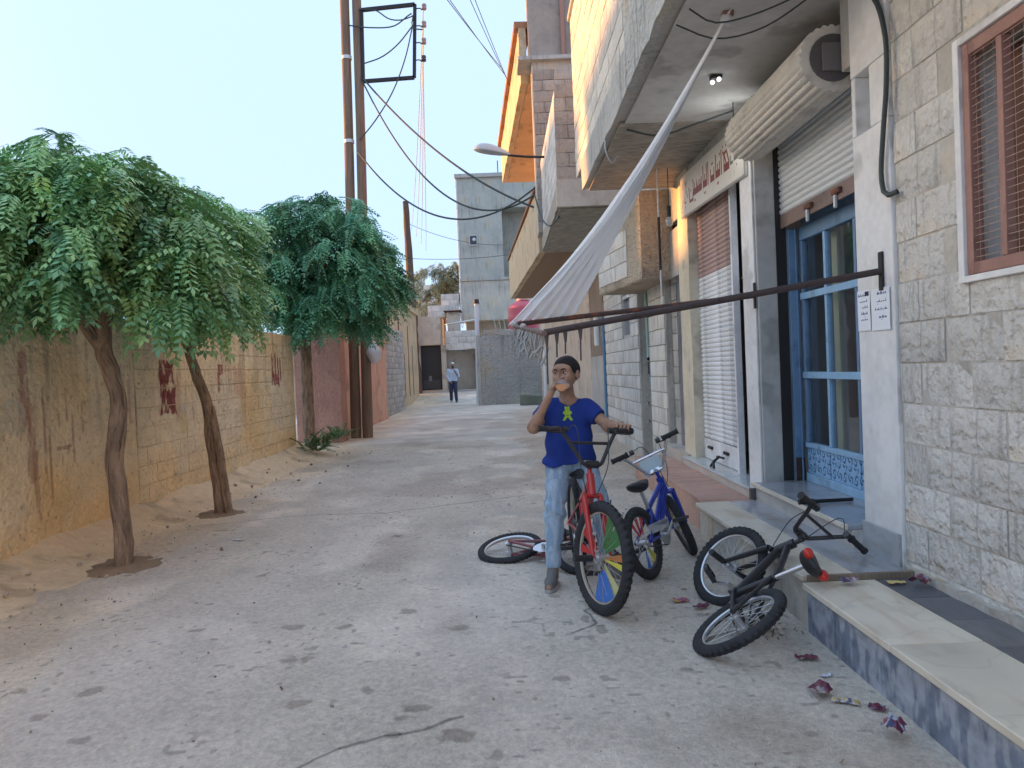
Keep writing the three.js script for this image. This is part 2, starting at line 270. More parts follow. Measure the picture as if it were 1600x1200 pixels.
// grit and pebbles
{
  const g0 = new THREE.IcosahedronGeometry(1, 0); g0.deleteAttribute('uv'); const im = new THREE.InstancedMesh(g0, M('grit', [0.42, 0.38, 0.33], { flatShading: true }), 800), o = new THREE.Object3D(), q = rngOf(404);
  for (let i = 0; i < 800; i++) {
    const k = q(), side = q() < 0.5; const x = side ? -3.4 + 1.2 * k * k : lerp(-3, 1.4, k), z = lerp(-2.4, -14, q());
    const s = 0.003 + 0.008 * q() * q() + (side && q() < 0.1 ? 0.014 : 0); const bank = side ? Math.pow(clamp(1 - (x + 3.66) / 0.95), 2.2) * 0.15 : 0;
    o.position.set(x, s * 0.4 + bank, z); o.scale.set(s * (0.8 + q() * 0.6), s * 0.7, s * (0.8 + q() * 0.6)); o.rotation.set(q() * 6, q() * 6, q() * 6); o.updateMatrix(); im.setMatrixAt(i, o.matrix); { const f = 0.5 + 0.9 * q(); im.setColorAt(i, new THREE.Color().setRGB(f, 0.95 * f, 0.88 * f)); }
  }
  add(im, 'grit'); tag(im, 'loose grit and pebbles scattered over the dusty road', 'gravel', null, 'stuff');
}

// ---------------------------------------------------------------- left boundary wall
const MARK = [];   // paint on the wall: [z, y, half width z, half height, colour, strength, ragged]
MARK.push([-8.36, 1.47, .2, .14, [.2, .035, .035], .95], [-8.36, 1.17, .21, .15, [.2, .035, .035], .95], [-8.3, 1.3, .13, .1, [.2, .035, .035], .85], [-8.62, 1.2, .06, .3, [.42, .17, .11], .45], [-9.95, 1.5, .09, .07, [.25, .06, .05], .85], [-9.87, 1.36, .04, .14, [.27, .07, .05], .8], [-10.6, 1.35, .22, .22, [.5, .24, .16], .4], [-12.2, 1.5, .05, .26, [.26, .05, .05], .9], [-12.36, 1.52, .04, .28, [.26, .05, .05], .9], [-12.5, 1.48, .04, .24, [.26, .05, .05], .9], [-12.62, 1.5, .04, .2, [.26, .05, .05], .85], [-12.33, 1.35, .2, .1, [.26, .05, .05], .8], [-5.86, 1.35, .07, .35, [.42, .2, .17], .6], [-5.93, .95, .06, .3, [.36, .17, .12], .55], [-5.97, .55, .035, .3, [.38, .2, .14], .5], [-6.1, .95, .02, .45, [.3, .14, .09], .55], [-6.16, .72, .016, .3, [.3, .14, .09], .55], [-6.3, 1.2, .018, .17, [.33, .17, .11], .5], [-6.42, 1.22, .018, .16, [.33, .17, .11], .5], [-6.34, .86, .09, .018, [.3, .14, .09], .55], [-6.5, .95, .02, .2, [.3, .14, .09], .5], [-6.65, 1.1, .018, .14, [.36, .18, .12], .45], [-7.3, 1.45, .16, .1, [.5, .36, .42], .5], [-7.5, 1.2, .03, .24, [.4, .24, .25], .5], [-7.62, 1.12, .025, .22, [.4, .24, .25], .5], [-5.7, 1.15, .16, .13, [.6, .58, .47], .6], [-8.75, 1.05, .11, .07, [.5, .47, .38], .55], [-11.3, 1.3, .16, .15, [.38, .38, .22], .5], [-8.72, .9, .1, .13, [.66, .5, .2], .4], [-11.9, 1.3, .12, .12, [.36, .38, .24], .4]);
function wallCol(z, y) {
  const a = fbm(z * 1.1, y * 1.3, 5, 0, 311), st = fbm(z * 13, y * 0.9, 4, 0, 313), f = fbm(z * 9, y * 9, 4, 0, 315), g = vn(z * 60, y * 60, 0, 317);
  let k = 0.83 + 0.3 * (a - 0.5) + 0.2 * (f - 0.5) + 0.12 * (g - 0.5); let c = [0.95 * k, 0.765 * k, 0.48 * k];
  const pale = sstep(0.5, 0.66, fbm(z * 0.8 + 7, y * 1.1, 4, 0, 321)); c = c.map((v, i) => lerp(v, [0.93, 0.82, 0.61][i] * k, pale * 0.65));
  const run = sstep(0.5, 0.72, st) * sstep(0.75, 2.1, y + 0.9 * (fbm(z * 2.3, 1, 3, 0, 325) - 0.4)); c = c.map((v, i) => v * (1 - run * [0.28, 0.29, 0.28][i]));   // rain runs under the coping
  const ochre = sstep(0.48, 0.7, fbm(z * 0.9 + 2, y * 0.9 + 5, 4, 0, 327)); c = c.map((v, i) => v * (1 - ochre * [0.02, 0.1, 0.24][i]));
  const pit = sstep(0.7, 0.8, fbm(z * 22, y * 22, 3, 0, 331)); c = c.map((v) => v * (1 - 0.3 * pit));
  for (const [mz, my, w, h, col, s] of MARK) {
    if (Math.abs(z - mz) > w * 1.6 || Math.abs(y - my) > h * 1.6) continue;
    const e = Math.max(Math.abs(z - mz) / w, Math.abs(y - my) / h) + 0.7 * (fbm(z * 14, y * 7, 4, 0, 333) - 0.5), q = s * (1 - sstep(0.82, 1.02, e)) * (1 - 0.75 * sstep(0.55, 0.7, fbm(z * 26, y * 10, 3, 0, 335)));
    c = c.map((v, i) => lerp(v, col[i], q));
  }
  return c;
}
const wallTex = tex(2048, 512, 1, (u, v) => wallCol(-14 + 16 * u, 2.3 * v));
const mWall = M('ochre wall render', [1, 1, 1], { map: wallTex, bump: sized(T.rough, 0.9 / 16, 0.9 / 2.3), bs: 0.022, rough: 0.97 });
const mWallCore = M('wall mortar', [0.78, 0.63, 0.42], { map: T.dirty, bump: T.rough, bs: 0.01, rough: 1 });
function wallUV(g, off = V(0, 0, 0)) { const p = g.attributes.position, uv = g.attributes.uv; for (let i = 0; i < p.count; i++) uv.setXY(i, (p.getZ(i) + off.z + 14) / 16, (p.getY(i) + off.y) / 2.3); return g; }
{
  const t = thing('boundary_wall', 'long ochre rendered wall with dark red paint marks behind the street trees', 'wall', [-3.73, 0, -6]);
  const off = V(-3.73, 0, -6);
  let g = roughG(-3.83, -3.63, -0.1, 1.94, -7.6, 3.2, 0.1, 0.014, 2.2, 5); g.translate(3.73, 0, 6); mesh('rendered_panel', wallUV(g, off), mWall, t);
  g = roughG(-3.83, -3.64, -0.1, 1.97, -10.55, -7.6, 0.12, 0.008, 2, 6); g.translate(3.73, 0, 6); mesh('mortar_core', g, mWallCore, t);
  g = roughG(-3.83, -3.64, -0.1, 2.08, -13.4, -10.55, 0.12, 0.008, 2, 7); g.translate(3.73, 0, 6); mesh('mortar_core', g, mWallCore, t);
  const q = rngOf(31);
  for (let r = 0; r < 11; r++) for (let s = -7.62 + (r % 2) * 0.2; s > -13.4; s -= 0.4) {
    const a = Math.min(s, -7.62), b = Math.max(s - 0.4, -13.4), y0 = -0.05 + r * 0.195, top = (a + b) / 2 < -10.55 ? 2.1 : 1.985; let y1 = y0 + 0.195; if (a - b < 0.08 || y0 > top - 0.05) continue; y1 = Math.min(y1, top);
    const gp = 0.003 + 0.003 * q(), pr = 0.004 * q(); g = roughG(-3.66, -3.632 + pr, y0 + gp, y1 - gp, b + gp, a - gp, 0.13, 0.006, 7, 9); g.translate(3.73, 0, 6); mesh('block', wallUV(g, off), mWall, t);
  }
  rbox('coping', t, M('wall coping', [0.55, 0.47, 0.35], { map: T.dirty, bump: T.rough, bs: 0.01 }), -3.85, -3.615, 1.94, 1.985, -7.6, 3.2, 0.12, 0.01, 3, 8);
}

// ---------------------------------------------------------------- trees
const LEAF = (() => {      // pinnate leaf, tip along +z, drooping
  const pos = [], idx = [], n = 8, L = 0.3; let c = 0;
  const leaflet = (x, y, z, dx, dy, dz, l, w) => { const d = V(dx, dy, dz).normalize(), s = V(-d.z, 0.25, d.x).normalize().multiplyScalar(w), m = V(x, y, z).addScaledVector(d, l * 0.5), e = V(x, y, z).addScaledVector(d, l); e.y -= l * 0.18; pos.push(x, y, z, m.x + s.x, m.y - w * 0.25, m.z + s.z, e.x, e.y, e.z, m.x - s.x, m.y - w * 0.25, m.z - s.z); idx.push(c, c + 1, c + 2, c, c + 2, c + 3); c += 4; };
  for (let i = 0; i < n; i++) { const t = (i + 0.8) / n, y = -0.26 * t * t * L * 2, z = L * t; for (const s of [-1, 1]) leaflet(0, y, z, s, -0.32, 0.6, 0.084 - 0.03 * t, 0.0165); }
  leaflet(0, -0.5 * L, L, 0, -0.6, 1, 0.065, 0.016);
  const g = new THREE.BufferGeometry(); g.setAttribute('position', new THREE.Float32BufferAttribute(pos, 3)); g.setIndex(idx); const q = g.toNonIndexed(); q.computeVertexNormals(); return q;
})();
const mLeaf = M('leaf', [1, 1, 1], { rough: 0.5, transmission: 0.3, thickness: 0 });
const mBark = M('bark', [0.42, 0.3, 0.21], { map: T.bark, bump: T.barkb, bs: 0.03, rough: 0.95 });
function tree(name, label, group, pos, stems, lobes, seed, dens, tint, leafScale = 1) {
  const q = rngOf(seed), t = thing(name, label, 'tree', pos, group);
  for (const [pts, rad] of stems) mesh('trunk', limbG(pts.map((p) => V(...p)), rad, 12, 7, 0.14), mBark, t);
  const tips = [], twigs = [];
  for (const [c, r, n, from] of lobes) for (let i = 0; i < n; i++) {
    const a = q() * 6.2832, y = lerp(-0.62, 1, Math.pow(q(), 0.8)), s = Math.sqrt(Math.max(0, 1 - y * y)), k = q() < 0.72 ? lerp(0.8, 1.04, q()) : lerp(0.35, 0.8, q()), bump = 0.88 + 0.22 * fbm(Math.cos(a) * 2 + seed, y * 2 + Math.sin(a), 2, 0, 341);
    const d = V(Math.cos(a) * s, y, Math.sin(a) * s), p = V(c[0] + d.x * r[0] * k * bump, c[1] + d.y * r[1] * k * bump, c[2] + d.z * r[2] * k * bump);
    tips.push([p, d]);
    if (i % 4 === 0) { const f = V(...from), mid = f.clone().lerp(p, 0.55); mid.y += 0.12 * r[1]; twigs.push(limbG([f, mid, p], [0.022, 0.012, 0.004], 5, 3)); }
  }
  mesh('branch', merge(twigs), mBark, t).userData.kind = 'stuff';
  const per = dens, im = new THREE.InstancedMesh(LEAF, mLeaf, tips.length * per), o = new THREE.Object3D(), col = new THREE.Color(); let n = 0;
  for (const [p, d] of tips) {
    const base = q(), shade = 0.65 + 0.6 * q();
    for (let k = 0; k < per; k++) {
      const az = Math.atan2(d.x, d.z) + (q() - 0.5) * (k < per * 0.7 ? 2.6 : 6.28), el = lerp(0.12, -0.9, q()) + 0.12 * d.y;
      const dir = V(Math.sin(az) * Math.cos(el), Math.sin(el), Math.cos(az) * Math.cos(el)), s = leafScale * lerp(0.7, 1.15, q());
      o.position.set(p.x + (q() - 0.5) * 0.2 * leafScale - dir.x * 0.08, p.y + (q() - 0.5) * 0.13 * leafScale, p.z + (q() - 0.5) * 0.2 * leafScale - dir.z * 0.08);
      o.up.set(0, 1, 0); o.lookAt(o.position.clone().add(dir)); o.rotateZ((q() - 0.5) * 0.9); o.scale.setScalar(s); o.updateMatrix(); im.setMatrixAt(n, o.matrix);
      const young = clamp(base * 0.6 + q() * 0.55 - 0.25), f = shade * (0.85 + 0.3 * q());
      col.setRGB(lerp(tint[0][0], tint[1][0], young) * f, lerp(tint[0][1], tint[1][1], young) * f, lerp(tint[0][2], tint[1][2], young) * f); im.setColorAt(n++, col);
    }
  }
  add(im, 'crown', t); im.userData.kind = 'stuff'; return t;
}
const GREEN = [[0.16, 0.39, 0.2], [0.46, 0.7, 0.25]], DEEP = [[0.11, 0.33, 0.2], [0.24, 0.52, 0.24]];
tree('street_tree', 'street tree with one thick bent trunk in front of the ochre wall', null, [-2.9, 0, -5.78],
  [[[[0.0, -0.05, 0], [0.0, 0.35, 0.0], [-0.03, 0.8, 0], [0.03, 1.25, 0.02], [-0.07, 1.62, 0], [-0.06, 1.85, 0], [0.05, 2.15, 0], [0.12, 2.5, 0]], [0.074, 0.065, 0.063, 0.06, 0.063, 0.054, 0.046, 0.03]],
   [[[-0.07, 1.62, 0], [-0.25, 1.95, 0.1], [-0.5, 2.3, 0.1]], [0.05, 0.04, 0.02]], [[[-0.06, 1.75, 0], [-0.1, 2.1, -0.3], [0, 2.5, -0.5]], [0.045, 0.035, 0.02]]],
  [[[-0.25, 2.42, 0], [0.92, 0.72, 0.95], 170, [-0.1, 2.1, 0]], [[-0.95, 2.22, 0.1], [0.62, 0.6, 0.75], 75, [-0.4, 2.1, 0.1]], [[0.2, 2.42, -0.1], [0.58, 0.5, 0.7], 60, [0.05, 2.2, 0]], [[0.5, 2.08, 0.1], [0.32, 0.36, 0.45], 30, [0.1, 2.1, 0]]], 51, 12, GREEN);
tree('street_tree', 'slim leaning street tree with forked foot, second along the ochre wall', null, [-2.97, 0, -7.87],
  [[[[0.03, -0.05, 0], [0.0, 0.4, 0], [-0.04, 0.8, 0], [-0.05, 1.1, 0], [-0.17, 1.5, 0], [-0.25, 1.95, 0], [-0.2, 2.4, 0]], [0.06, 0.05, 0.05, 0.055, 0.05, 0.045, 0.03]], [[[0.13, -0.04, 0.03], [0.09, 0.3, 0.02], [0.05, 0.7, 0.02], [-0.02, 1.1, 0]], [0.045, 0.04, 0.038, 0.035]], [[[-0.22, 1.85, 0], [0.1, 2.2, 0.1], [0.4, 2.5, 0.1]], [0.04, 0.03, 0.02]]],
  [[[-0.25, 2.72, 0], [0.7, 0.7, 0.85], 110, [-0.2, 2.3, 0]], [[0.08, 2.3, 0.15], [0.46, 0.52, 0.55], 60, [0, 2.3, 0]], [[-0.7, 2.55, 0], [0.6, 0.7, 0.8], 60, [-0.2, 2.3, 0]]], 52, 11, GREEN);
tree('street_tree', 'dark dense street tree with straight grey trunk at the end of the ochre wall', null, [-3.5, 0, -13.85],
  [[[[0, -0.05, 0], [-0.02, 0.8, 0], [-0.02, 1.6, 0], [0.0, 2.3, 0], [0.1, 2.9, 0]], [0.115, 0.105, 0.1, 0.09, 0.05]], [[[0, 2.1, 0], [0.5, 2.6, 0.1], [1.1, 3.0, 0.1]], [0.06, 0.04, 0.02]]],
  [[[0.3, 3.4, 0], [1.25, 1.25, 1.2], 230, [0.1, 2.6, 0]], [[1.05, 2.9, 0.1], [0.72, 0.75, 0.9], 90, [0.6, 2.7, 0]], [[-0.5, 3.0, 0.1], [0.75, 0.85, 0.9], 80, [0, 2.6, 0]], [[0.5, 2.45, 0.2], [0.9, 0.45, 0.8], 60, [0.2, 2.5, 0]]], 53, 12, DEEP, 1.15);
// ---------------------------------------------------------------- shop house on the right
const mStone = [[.7, .69, .65], [.64, .63, .59], [.74, .73, .685]].map((c, i) => M('weathered block ' + i, c, { map: T.dirty, bump: T.rough, bs: 0.028, rough: 0.96 }));
const mMortar = M('old mortar', [0.55, 0.53, 0.475], { map: T.dirty, bump: T.rough, bs: 0.012, rough: 1 });
const mConc = M('concrete', [0.5, 0.5, 0.47], { map: T.dirty, bump: T.rough, bs: 0.012, rough: 0.95 });
const mCeil = M('painted soffit', [0.66, 0.65, 0.62], { map: T.plaster, bump: T.fine, bs: 0.001, rough: 0.85 });
const mForm = M('board marked concrete', [0.5, 0.48, 0.44], { map: sized(T.wood, 1.2, 0.5), bump: sized(T.wood, 1.2, 0.5), bs: 0.008, rough: 0.95 });
const mWhite = M('white render', [0.86, 0.86, 0.845], { map: T.plaster, bump: T.fine, bs: 0.0015, rough: 0.85 });
const mGreyP = M('grey beige render', [0.6, 0.585, 0.545], { map: T.plaster, bump: T.fine, bs: 0.002, rough: 0.9 });
const mCream = M('cream painted post', [0.72, 0.65, 0.5], { map: T.plaster, bump: T.rough, bs: 0.006, rough: 0.9 });
const mDark = M('unpainted room render', [0.42, 0.4, 0.37], { rough: 1 });
const mBlack = M('black iron', [0.03, 0.028, 0.028], { rough: 0.6, metal: 0.3, map: undefined });
const mRust = M('rusty iron', [0.75, 0.7, 0.7], { map: T.rust, bump: T.rough, bs: 0.002, rough: 0.85, metal: 0.2 });
const mGalv = M('galvanised slat', [0.66, 0.69, 0.7], { rough: 0.5, metal: 0.25, bump: T.fine, bs: 0.0006 });
const mShutW = M('white slat', [0.86, 0.88, 0.9], { rough: 0.5, map: sized(T.plaster, 1.6) });
const mShutB = M('faded maroon slat', [0.5, 0.35, 0.32], { rough: 0.65, map: sized(T.plaster, 1.6) });
const mDrum = M('drum slat', [0.72, 0.68, 0.6], { rough: 0.55, map: sized(T.plaster, 1.4) });
const mBlue = M('blue door paint', [0.17, 0.3, 0.47], { rough: 0.45, map: sized(T.plaster, 1.3) });
const mBlueL = M('light blue door paint', [0.34, 0.58, 0.82], { rough: 0.5, map: sized(T.plaster, 1.1) });
const mGlass = M('window glass', [0.9, 0.93, 0.95], { transmission: 1, thickness: 0, rough: 0.03, ior: 1.5 });
const mBrownF = M('brown window frame', [0.36, 0.19, 0.15], { rough: 0.6, map: sized(T.plaster, 0.9) });

const SH = thing('shop_house', 'shop building with block balcony, roller shutters and blue glass door', 'building', [2.2, 0, -4]);
{
  // near block wall with its window
  const w = part('block_wall', SH), wz0 = -3.29, wz1 = -1.9, wy0 = 1.67, wy1 = 2.64;
  box('mortar_core', w, mMortar, 2.016, 2.35, 0.0, 3.4, -3.86, wz0, 0); box('mortar_core', w, mMortar, 2.016, 2.35, 0.0, wy0, wz0 + 0.001, 0.6, 0);
  box('mortar_core', w, mMortar, 2.016, 2.35, wy1, 3.4, wz0 + 0.001, 0.6, 0); box('mortar_core', w, mMortar, 2.016, 2.35, wy0 + 0.001, wy1 - 0.001, wz1, 0.6, 0);
  blocks(w, mStone, V(2.018, 0.1, -3.86), V(0, 0, 1), V(-1, 0, 0), 4.2, 3.4, { gap: 0.009, amp: 0.009, d: 0.012, tilt: 0.014, seed: 11, skip: (s, y) => { const z = -3.86 + s; return z > wz0 - 0.02 && z < wz1 + 0.02 && y + 0.1 > wy0 - 0.02 && y + 0.1 < wy1 + 0.04; } });
  // window: white surround, brown frame, wire mesh, glass and curtain
  const win = part('window', SH), f = (n, m, z0, z1, y0, y1, x0, x1, b = 0.004) => box(n, win, m, x0, x1, y0, y1, z0, z1, b);
  f('surround', mWhite, wz0 - 0.012, wz0 + 0.03, wy0 - 0.032, wy1 + 0.032, 1.985, 2.2); f('surround', mWhite, wz0 + 0.031, wz1, wy1, wy1 + 0.032, 1.986, 2.2); f('surround', mWhite, wz0 + 0.031, wz1, wy0 - 0.032, wy0 - 0.004, 1.984, 2.2);
  f('frame', mBrownF, wz0 + 0.032, wz0 + 0.075, wy0, wy1 - 0.002, 2.0, 2.05); f('frame', mBrownF, wz0 + 0.076, wz1, wy0, wy0 + 0.05, 2.001, 2.05); f('frame', mBrownF, wz0 + 0.076, wz1, wy1 - 0.055, wy1 - 0.002, 2.001, 2.05);
  f('mullion', mBrownF, wz0 + 0.25, wz0 + 0.285, wy0 + 0.051, wy1 - 0.056, 2.003, 2.045); f('mullion', mBrownF, wz0 + 0.93, wz0 + 0.965, wy0 + 0.051, wy1 - 0.056, 2.003, 2.045);
  f('inner_shutter', M('brown inner shutter', [0.17, 0.085, 0.065], { rough: 0.7, map: sized(T.wood, 0.3, 2) }), wz0 + 0.14, wz0 + 0.27, wy0 + 0.052, wy1 - 0.057, 2.13, 2.15);
  f('inner_rail', mBrownF, wz0 + 0.29, wz1, wy1 - 0.17, wy1 - 0.12, 2.1, 2.13);
  f('curtain', M('grey curtain', [0.62, 0.64, 0.6], { rough: 0.95, map: sized(T.plaster, 0.8) }), wz0 + 0.034, wz1, wy0 + 0.003, wy1 - 0.003, 2.2, 2.21);
  f('pane', mGlass, wz0 + 0.286, wz0 + 0.929, wy0 + 0.051, wy1 - 0.056, 2.085, 2.089, 0);
  const wires = []; for (let y = wy0 + 0.07; y < wy1 - 0.06; y += 0.03) wires.push(cylG(V(2.012, y, wz0 + 0.06), V(2.012, y + 0.004, wz1), 0.0016, 0.0016, 4)); for (let z = wz0 + 0.1; z < wz1; z += 0.06) wires.push(cylG(V(2.015, wy0 + 0.04, z), V(2.015, wy1 - 0.05, z), 0.0009, 0.0009, 4));
  const g = merge(wires); g.translate(-2.2, 0, 4); mesh('wire_mesh', g, M('mesh wire', [0.5, 0.36, 0.3], { rough: 0.6 }), win).userData.kind = 'stuff';
}
{
  // white pillar with a niche between the window wall and the blue door
  const p = part('pillar', SH), z0 = -4.26, z1 = -3.862;
  const c = (a, b, ya, yb, xa = 2.0, xb = 2.36, m = mWhite) => box('shaft', p, m, xa, xb, ya, yb, a, b, 0.008);
  c(z0, z1, 0.05, 2.545, 1.992); c(z0, z1, 2.87, 3.4, 1.99); c(z0, -4.215, 2.546, 2.869, 1.993); c(-4.055, z1, 2.546, 2.869, 1.993); box('niche_back', p, mWhite, 2.12, 2.35, 2.546, 2.869, -4.2149, -4.0551, 0);
  box('skirting', p, M('grey marble skirting', [0.5, 0.54, 0.58], { map: T.marble, rough: 0.3 }), 1.975, 1.991, 0.25, 0.43, z0 + 0.003, z1 - 0.003, 0.003);
  // pillar between the shops, narrow white face and grey flank
  const q = part('pillar', SH); box('shaft', q, mGreyP, 2.0, 2.42, 0.05, 3.4, -6.23, -5.93, 0.012); box('white_face', q, mWhite, 1.982, 1.999, 0.3, 2.9, -6.235, -5.95, 0.006);
  // cream post past the first shop
  const r = part('pillar', SH); rbox('shaft', r, mCream, 1.99, 2.3, 0.05, 3.4, -8.46, -8.02, 0.1, 0.01, 3, 14);
  // rooms behind the two shop openings
  const room = part('shop_room', SH); const rb = (...a) => box('room_wall', room, mDark, ...a, 0);
  rb(2.36, 6, 3.2, 3.4, -8.5, -3.9); rb(5.9, 6, 0.2, 3.19, -8.5, -3.9); rb(2.43, 5.89, 0.2, 3.19, -6.2, -6.0); rb(2.37, 5.89, 0.2, 3.19, -4.0, -3.9); rb(2.31, 5.89, 0.2, 3.19, -8.6, -8.47); box('room_floor', room, M('shop floor', [0.24, 0.23, 0.22], { rough: 0.6 }), 2.3, 5.9, 0.1, 0.33, -8.46, -4.01, 0);
  box('counter', room, M('shop shelf', [0.2, 0.15, 0.1], { map: T.wood }), 4.2, 4.6, 0.34, 1.3, -5.9, -4.4, 0.01);
  box('curtain', room, M('pale curtain', [0.5, 0.52, 0.36], { rough: 0.9 }), 2.42, 2.44, 0.42, 2.25, -5.56, -5.47, 0.004);
}
// roller shutters: slats one by one
function slatG(len, pitch) { const s = new THREE.Shape(); s.moveTo(0, 0); s.quadraticCurveTo(-0.016, pitch * 0.25, -0.013, pitch * 0.62); s.quadraticCurveTo(-0.011, pitch * 0.9, 0.0, pitch * 0.985); s.lineTo(0.004, pitch * 0.97); s.lineTo(0.004, 0); const g = new THREE.ExtrudeGeometry(s, { depth: len, bevelEnabled: false, curveSegments: 4 }); g.computeVertexNormals(); return uvm(toCreasedNormals(g, 0.7)); }
function shutter(parent, x, z0, z1, y0, y1, pitch, pick) {
  const g = slatG(z1 - z0, pitch), o = P0(parent), n = Math.floor((y1 - y0) / pitch), q = rngOf(Math.round(z0 * -100));
  for (let i = 0; i < n; i++) { const m = mesh('slat', g, pick(y0 + i * pitch), parent); m.position.set(x - o.x + (q() - 0.5) * 0.003, y0 + i * pitch - o.y, z0 - o.z); }
}
{
  const s1 = part('roller_shutter', SH); shutter(s1, 2.1, -8.2, -6.77, 0.56, 2.95, 0.046, (y) => y > 2.2 ? mShutB : mShutW);
  box('bottom_plate', s1, mShutW, 2.085, 2.105, 0.35, 0.555, -8.2, -6.77, 0.004); box('side_rail', s1, mShutW, 2.05, 2.11, 0.34, 2.95, -6.768, -6.725, 0.004); box('side_rail', s1, M('grey side rail', [0.32, 0.34, 0.4], { map: T.plaster }), 2.03, 2.115, 0.3, 2.95, -8.3, -8.201, 0.004);
  for (const [z, y] of [[-7.75, 0.46], [-7.2, 0.46]]) box('lock_hasp', s1, mBlack, 2.062, 2.084, y, y + 0.03, z - 0.07, z + 0.07, 0.005);
  const s2 = part('roller_shutter', SH); shutter(s2, 2.18, -6.72, -6.24, 2.1, 2.95, 0.046, () => mShutW); box('bottom_plate', s2, mShutW, 2.165, 2.185, 2.03, 2.099, -6.72, -6.24, 0.004);
  { const g = tubeG([V(2.15, 2.08, -6.72), V(2.11, 2.06, -6.66), V(2.11, 2.06, -6.45), V(2.15, 2.08, -6.38)], 0.008); g.translate(-2.2, 0, 4); mesh('handle', g, mBlack, s2); }
  box('lintel', SH, mConc, 2.0, 2.3, 2.952, 3.4, -8.02, -6.235, 0.01);
  const s3 = part('roller_shutter', SH); shutter(s3, 2.2, -5.92, -4.262, 2.45, 3.15, 0.046, () => mGalv); box('bottom_rail', s3, M('brown steel rail', [0.26, 0.18, 0.155], { rough: 0.6, map: T.plaster }), 2.19, 2.206, 2.345, 2.449, -5.92, -4.262, 0.004);
  for (const z of [-5.35, -4.9]) { box('lock_hasp', s3, mRust, 2.165, 2.189, 2.385, 2.42, z - 0.06, z + 0.06, 0.005); box('lock_tongue', s3, mGalv, 2.17, 2.188, 2.3, 2.384, z - 0.035, z - 0.01, 0.004); }
  box('side_rail', s3, mBlack, 2.15, 2.23, 0.4, 3.15, -5.929, -5.921, 0.002);
  // rolled drum above the door
  const dr = part('shutter_drum', SH), n = 26, pos = [], cx = 1.97, cy = 3.06, r = 0.18, z0 = -5.9, z1 = -4.42; let ring = [];
  for (let i = 0; i < n * 6; i++) { const a = (i / (n * 6)) * 6.2832, k = Math.abs(Math.sin((i / 6) * Math.PI)); ring.push([cx - 2.2 + Math.cos(a) * (r + 0.014 * k), cy + Math.sin(a) * (r + 0.014 * k)]); }
  const sh = new THREE.Shape(ring.map((p) => new THREE.Vector2(...p))); const g = new THREE.ExtrudeGeometry(sh, { depth: z1 - z0, bevelEnabled: false }); g.translate(0, 0, z0 + 4); mesh('rolled_slats', uvm(toCreasedNormals(g, 0.9)), mDrum, dr);
  const e = new THREE.CylinderGeometry(0.135, 0.135, 0.012, 24); e.rotateX(Math.PI / 2); e.translate(cx - 2.2, cy, z1 + 4.006); mesh('end_plate', uvm(e), M('dark end plate', [0.11, 0.1, 0.1], { rough: 0.8 }), dr);
  box('bracket', dr, M('bracket plate', [0.16, 0.15, 0.15], { rough: 0.7 }), 1.9, 2.12, 2.98, 3.14, z1 + 0.013, z1 + 0.03, 0.004); box('axle_block', dr, mConc, 2.0, 2.16, 2.96, 3.375, -4.385, -4.2601, 0.01);
}
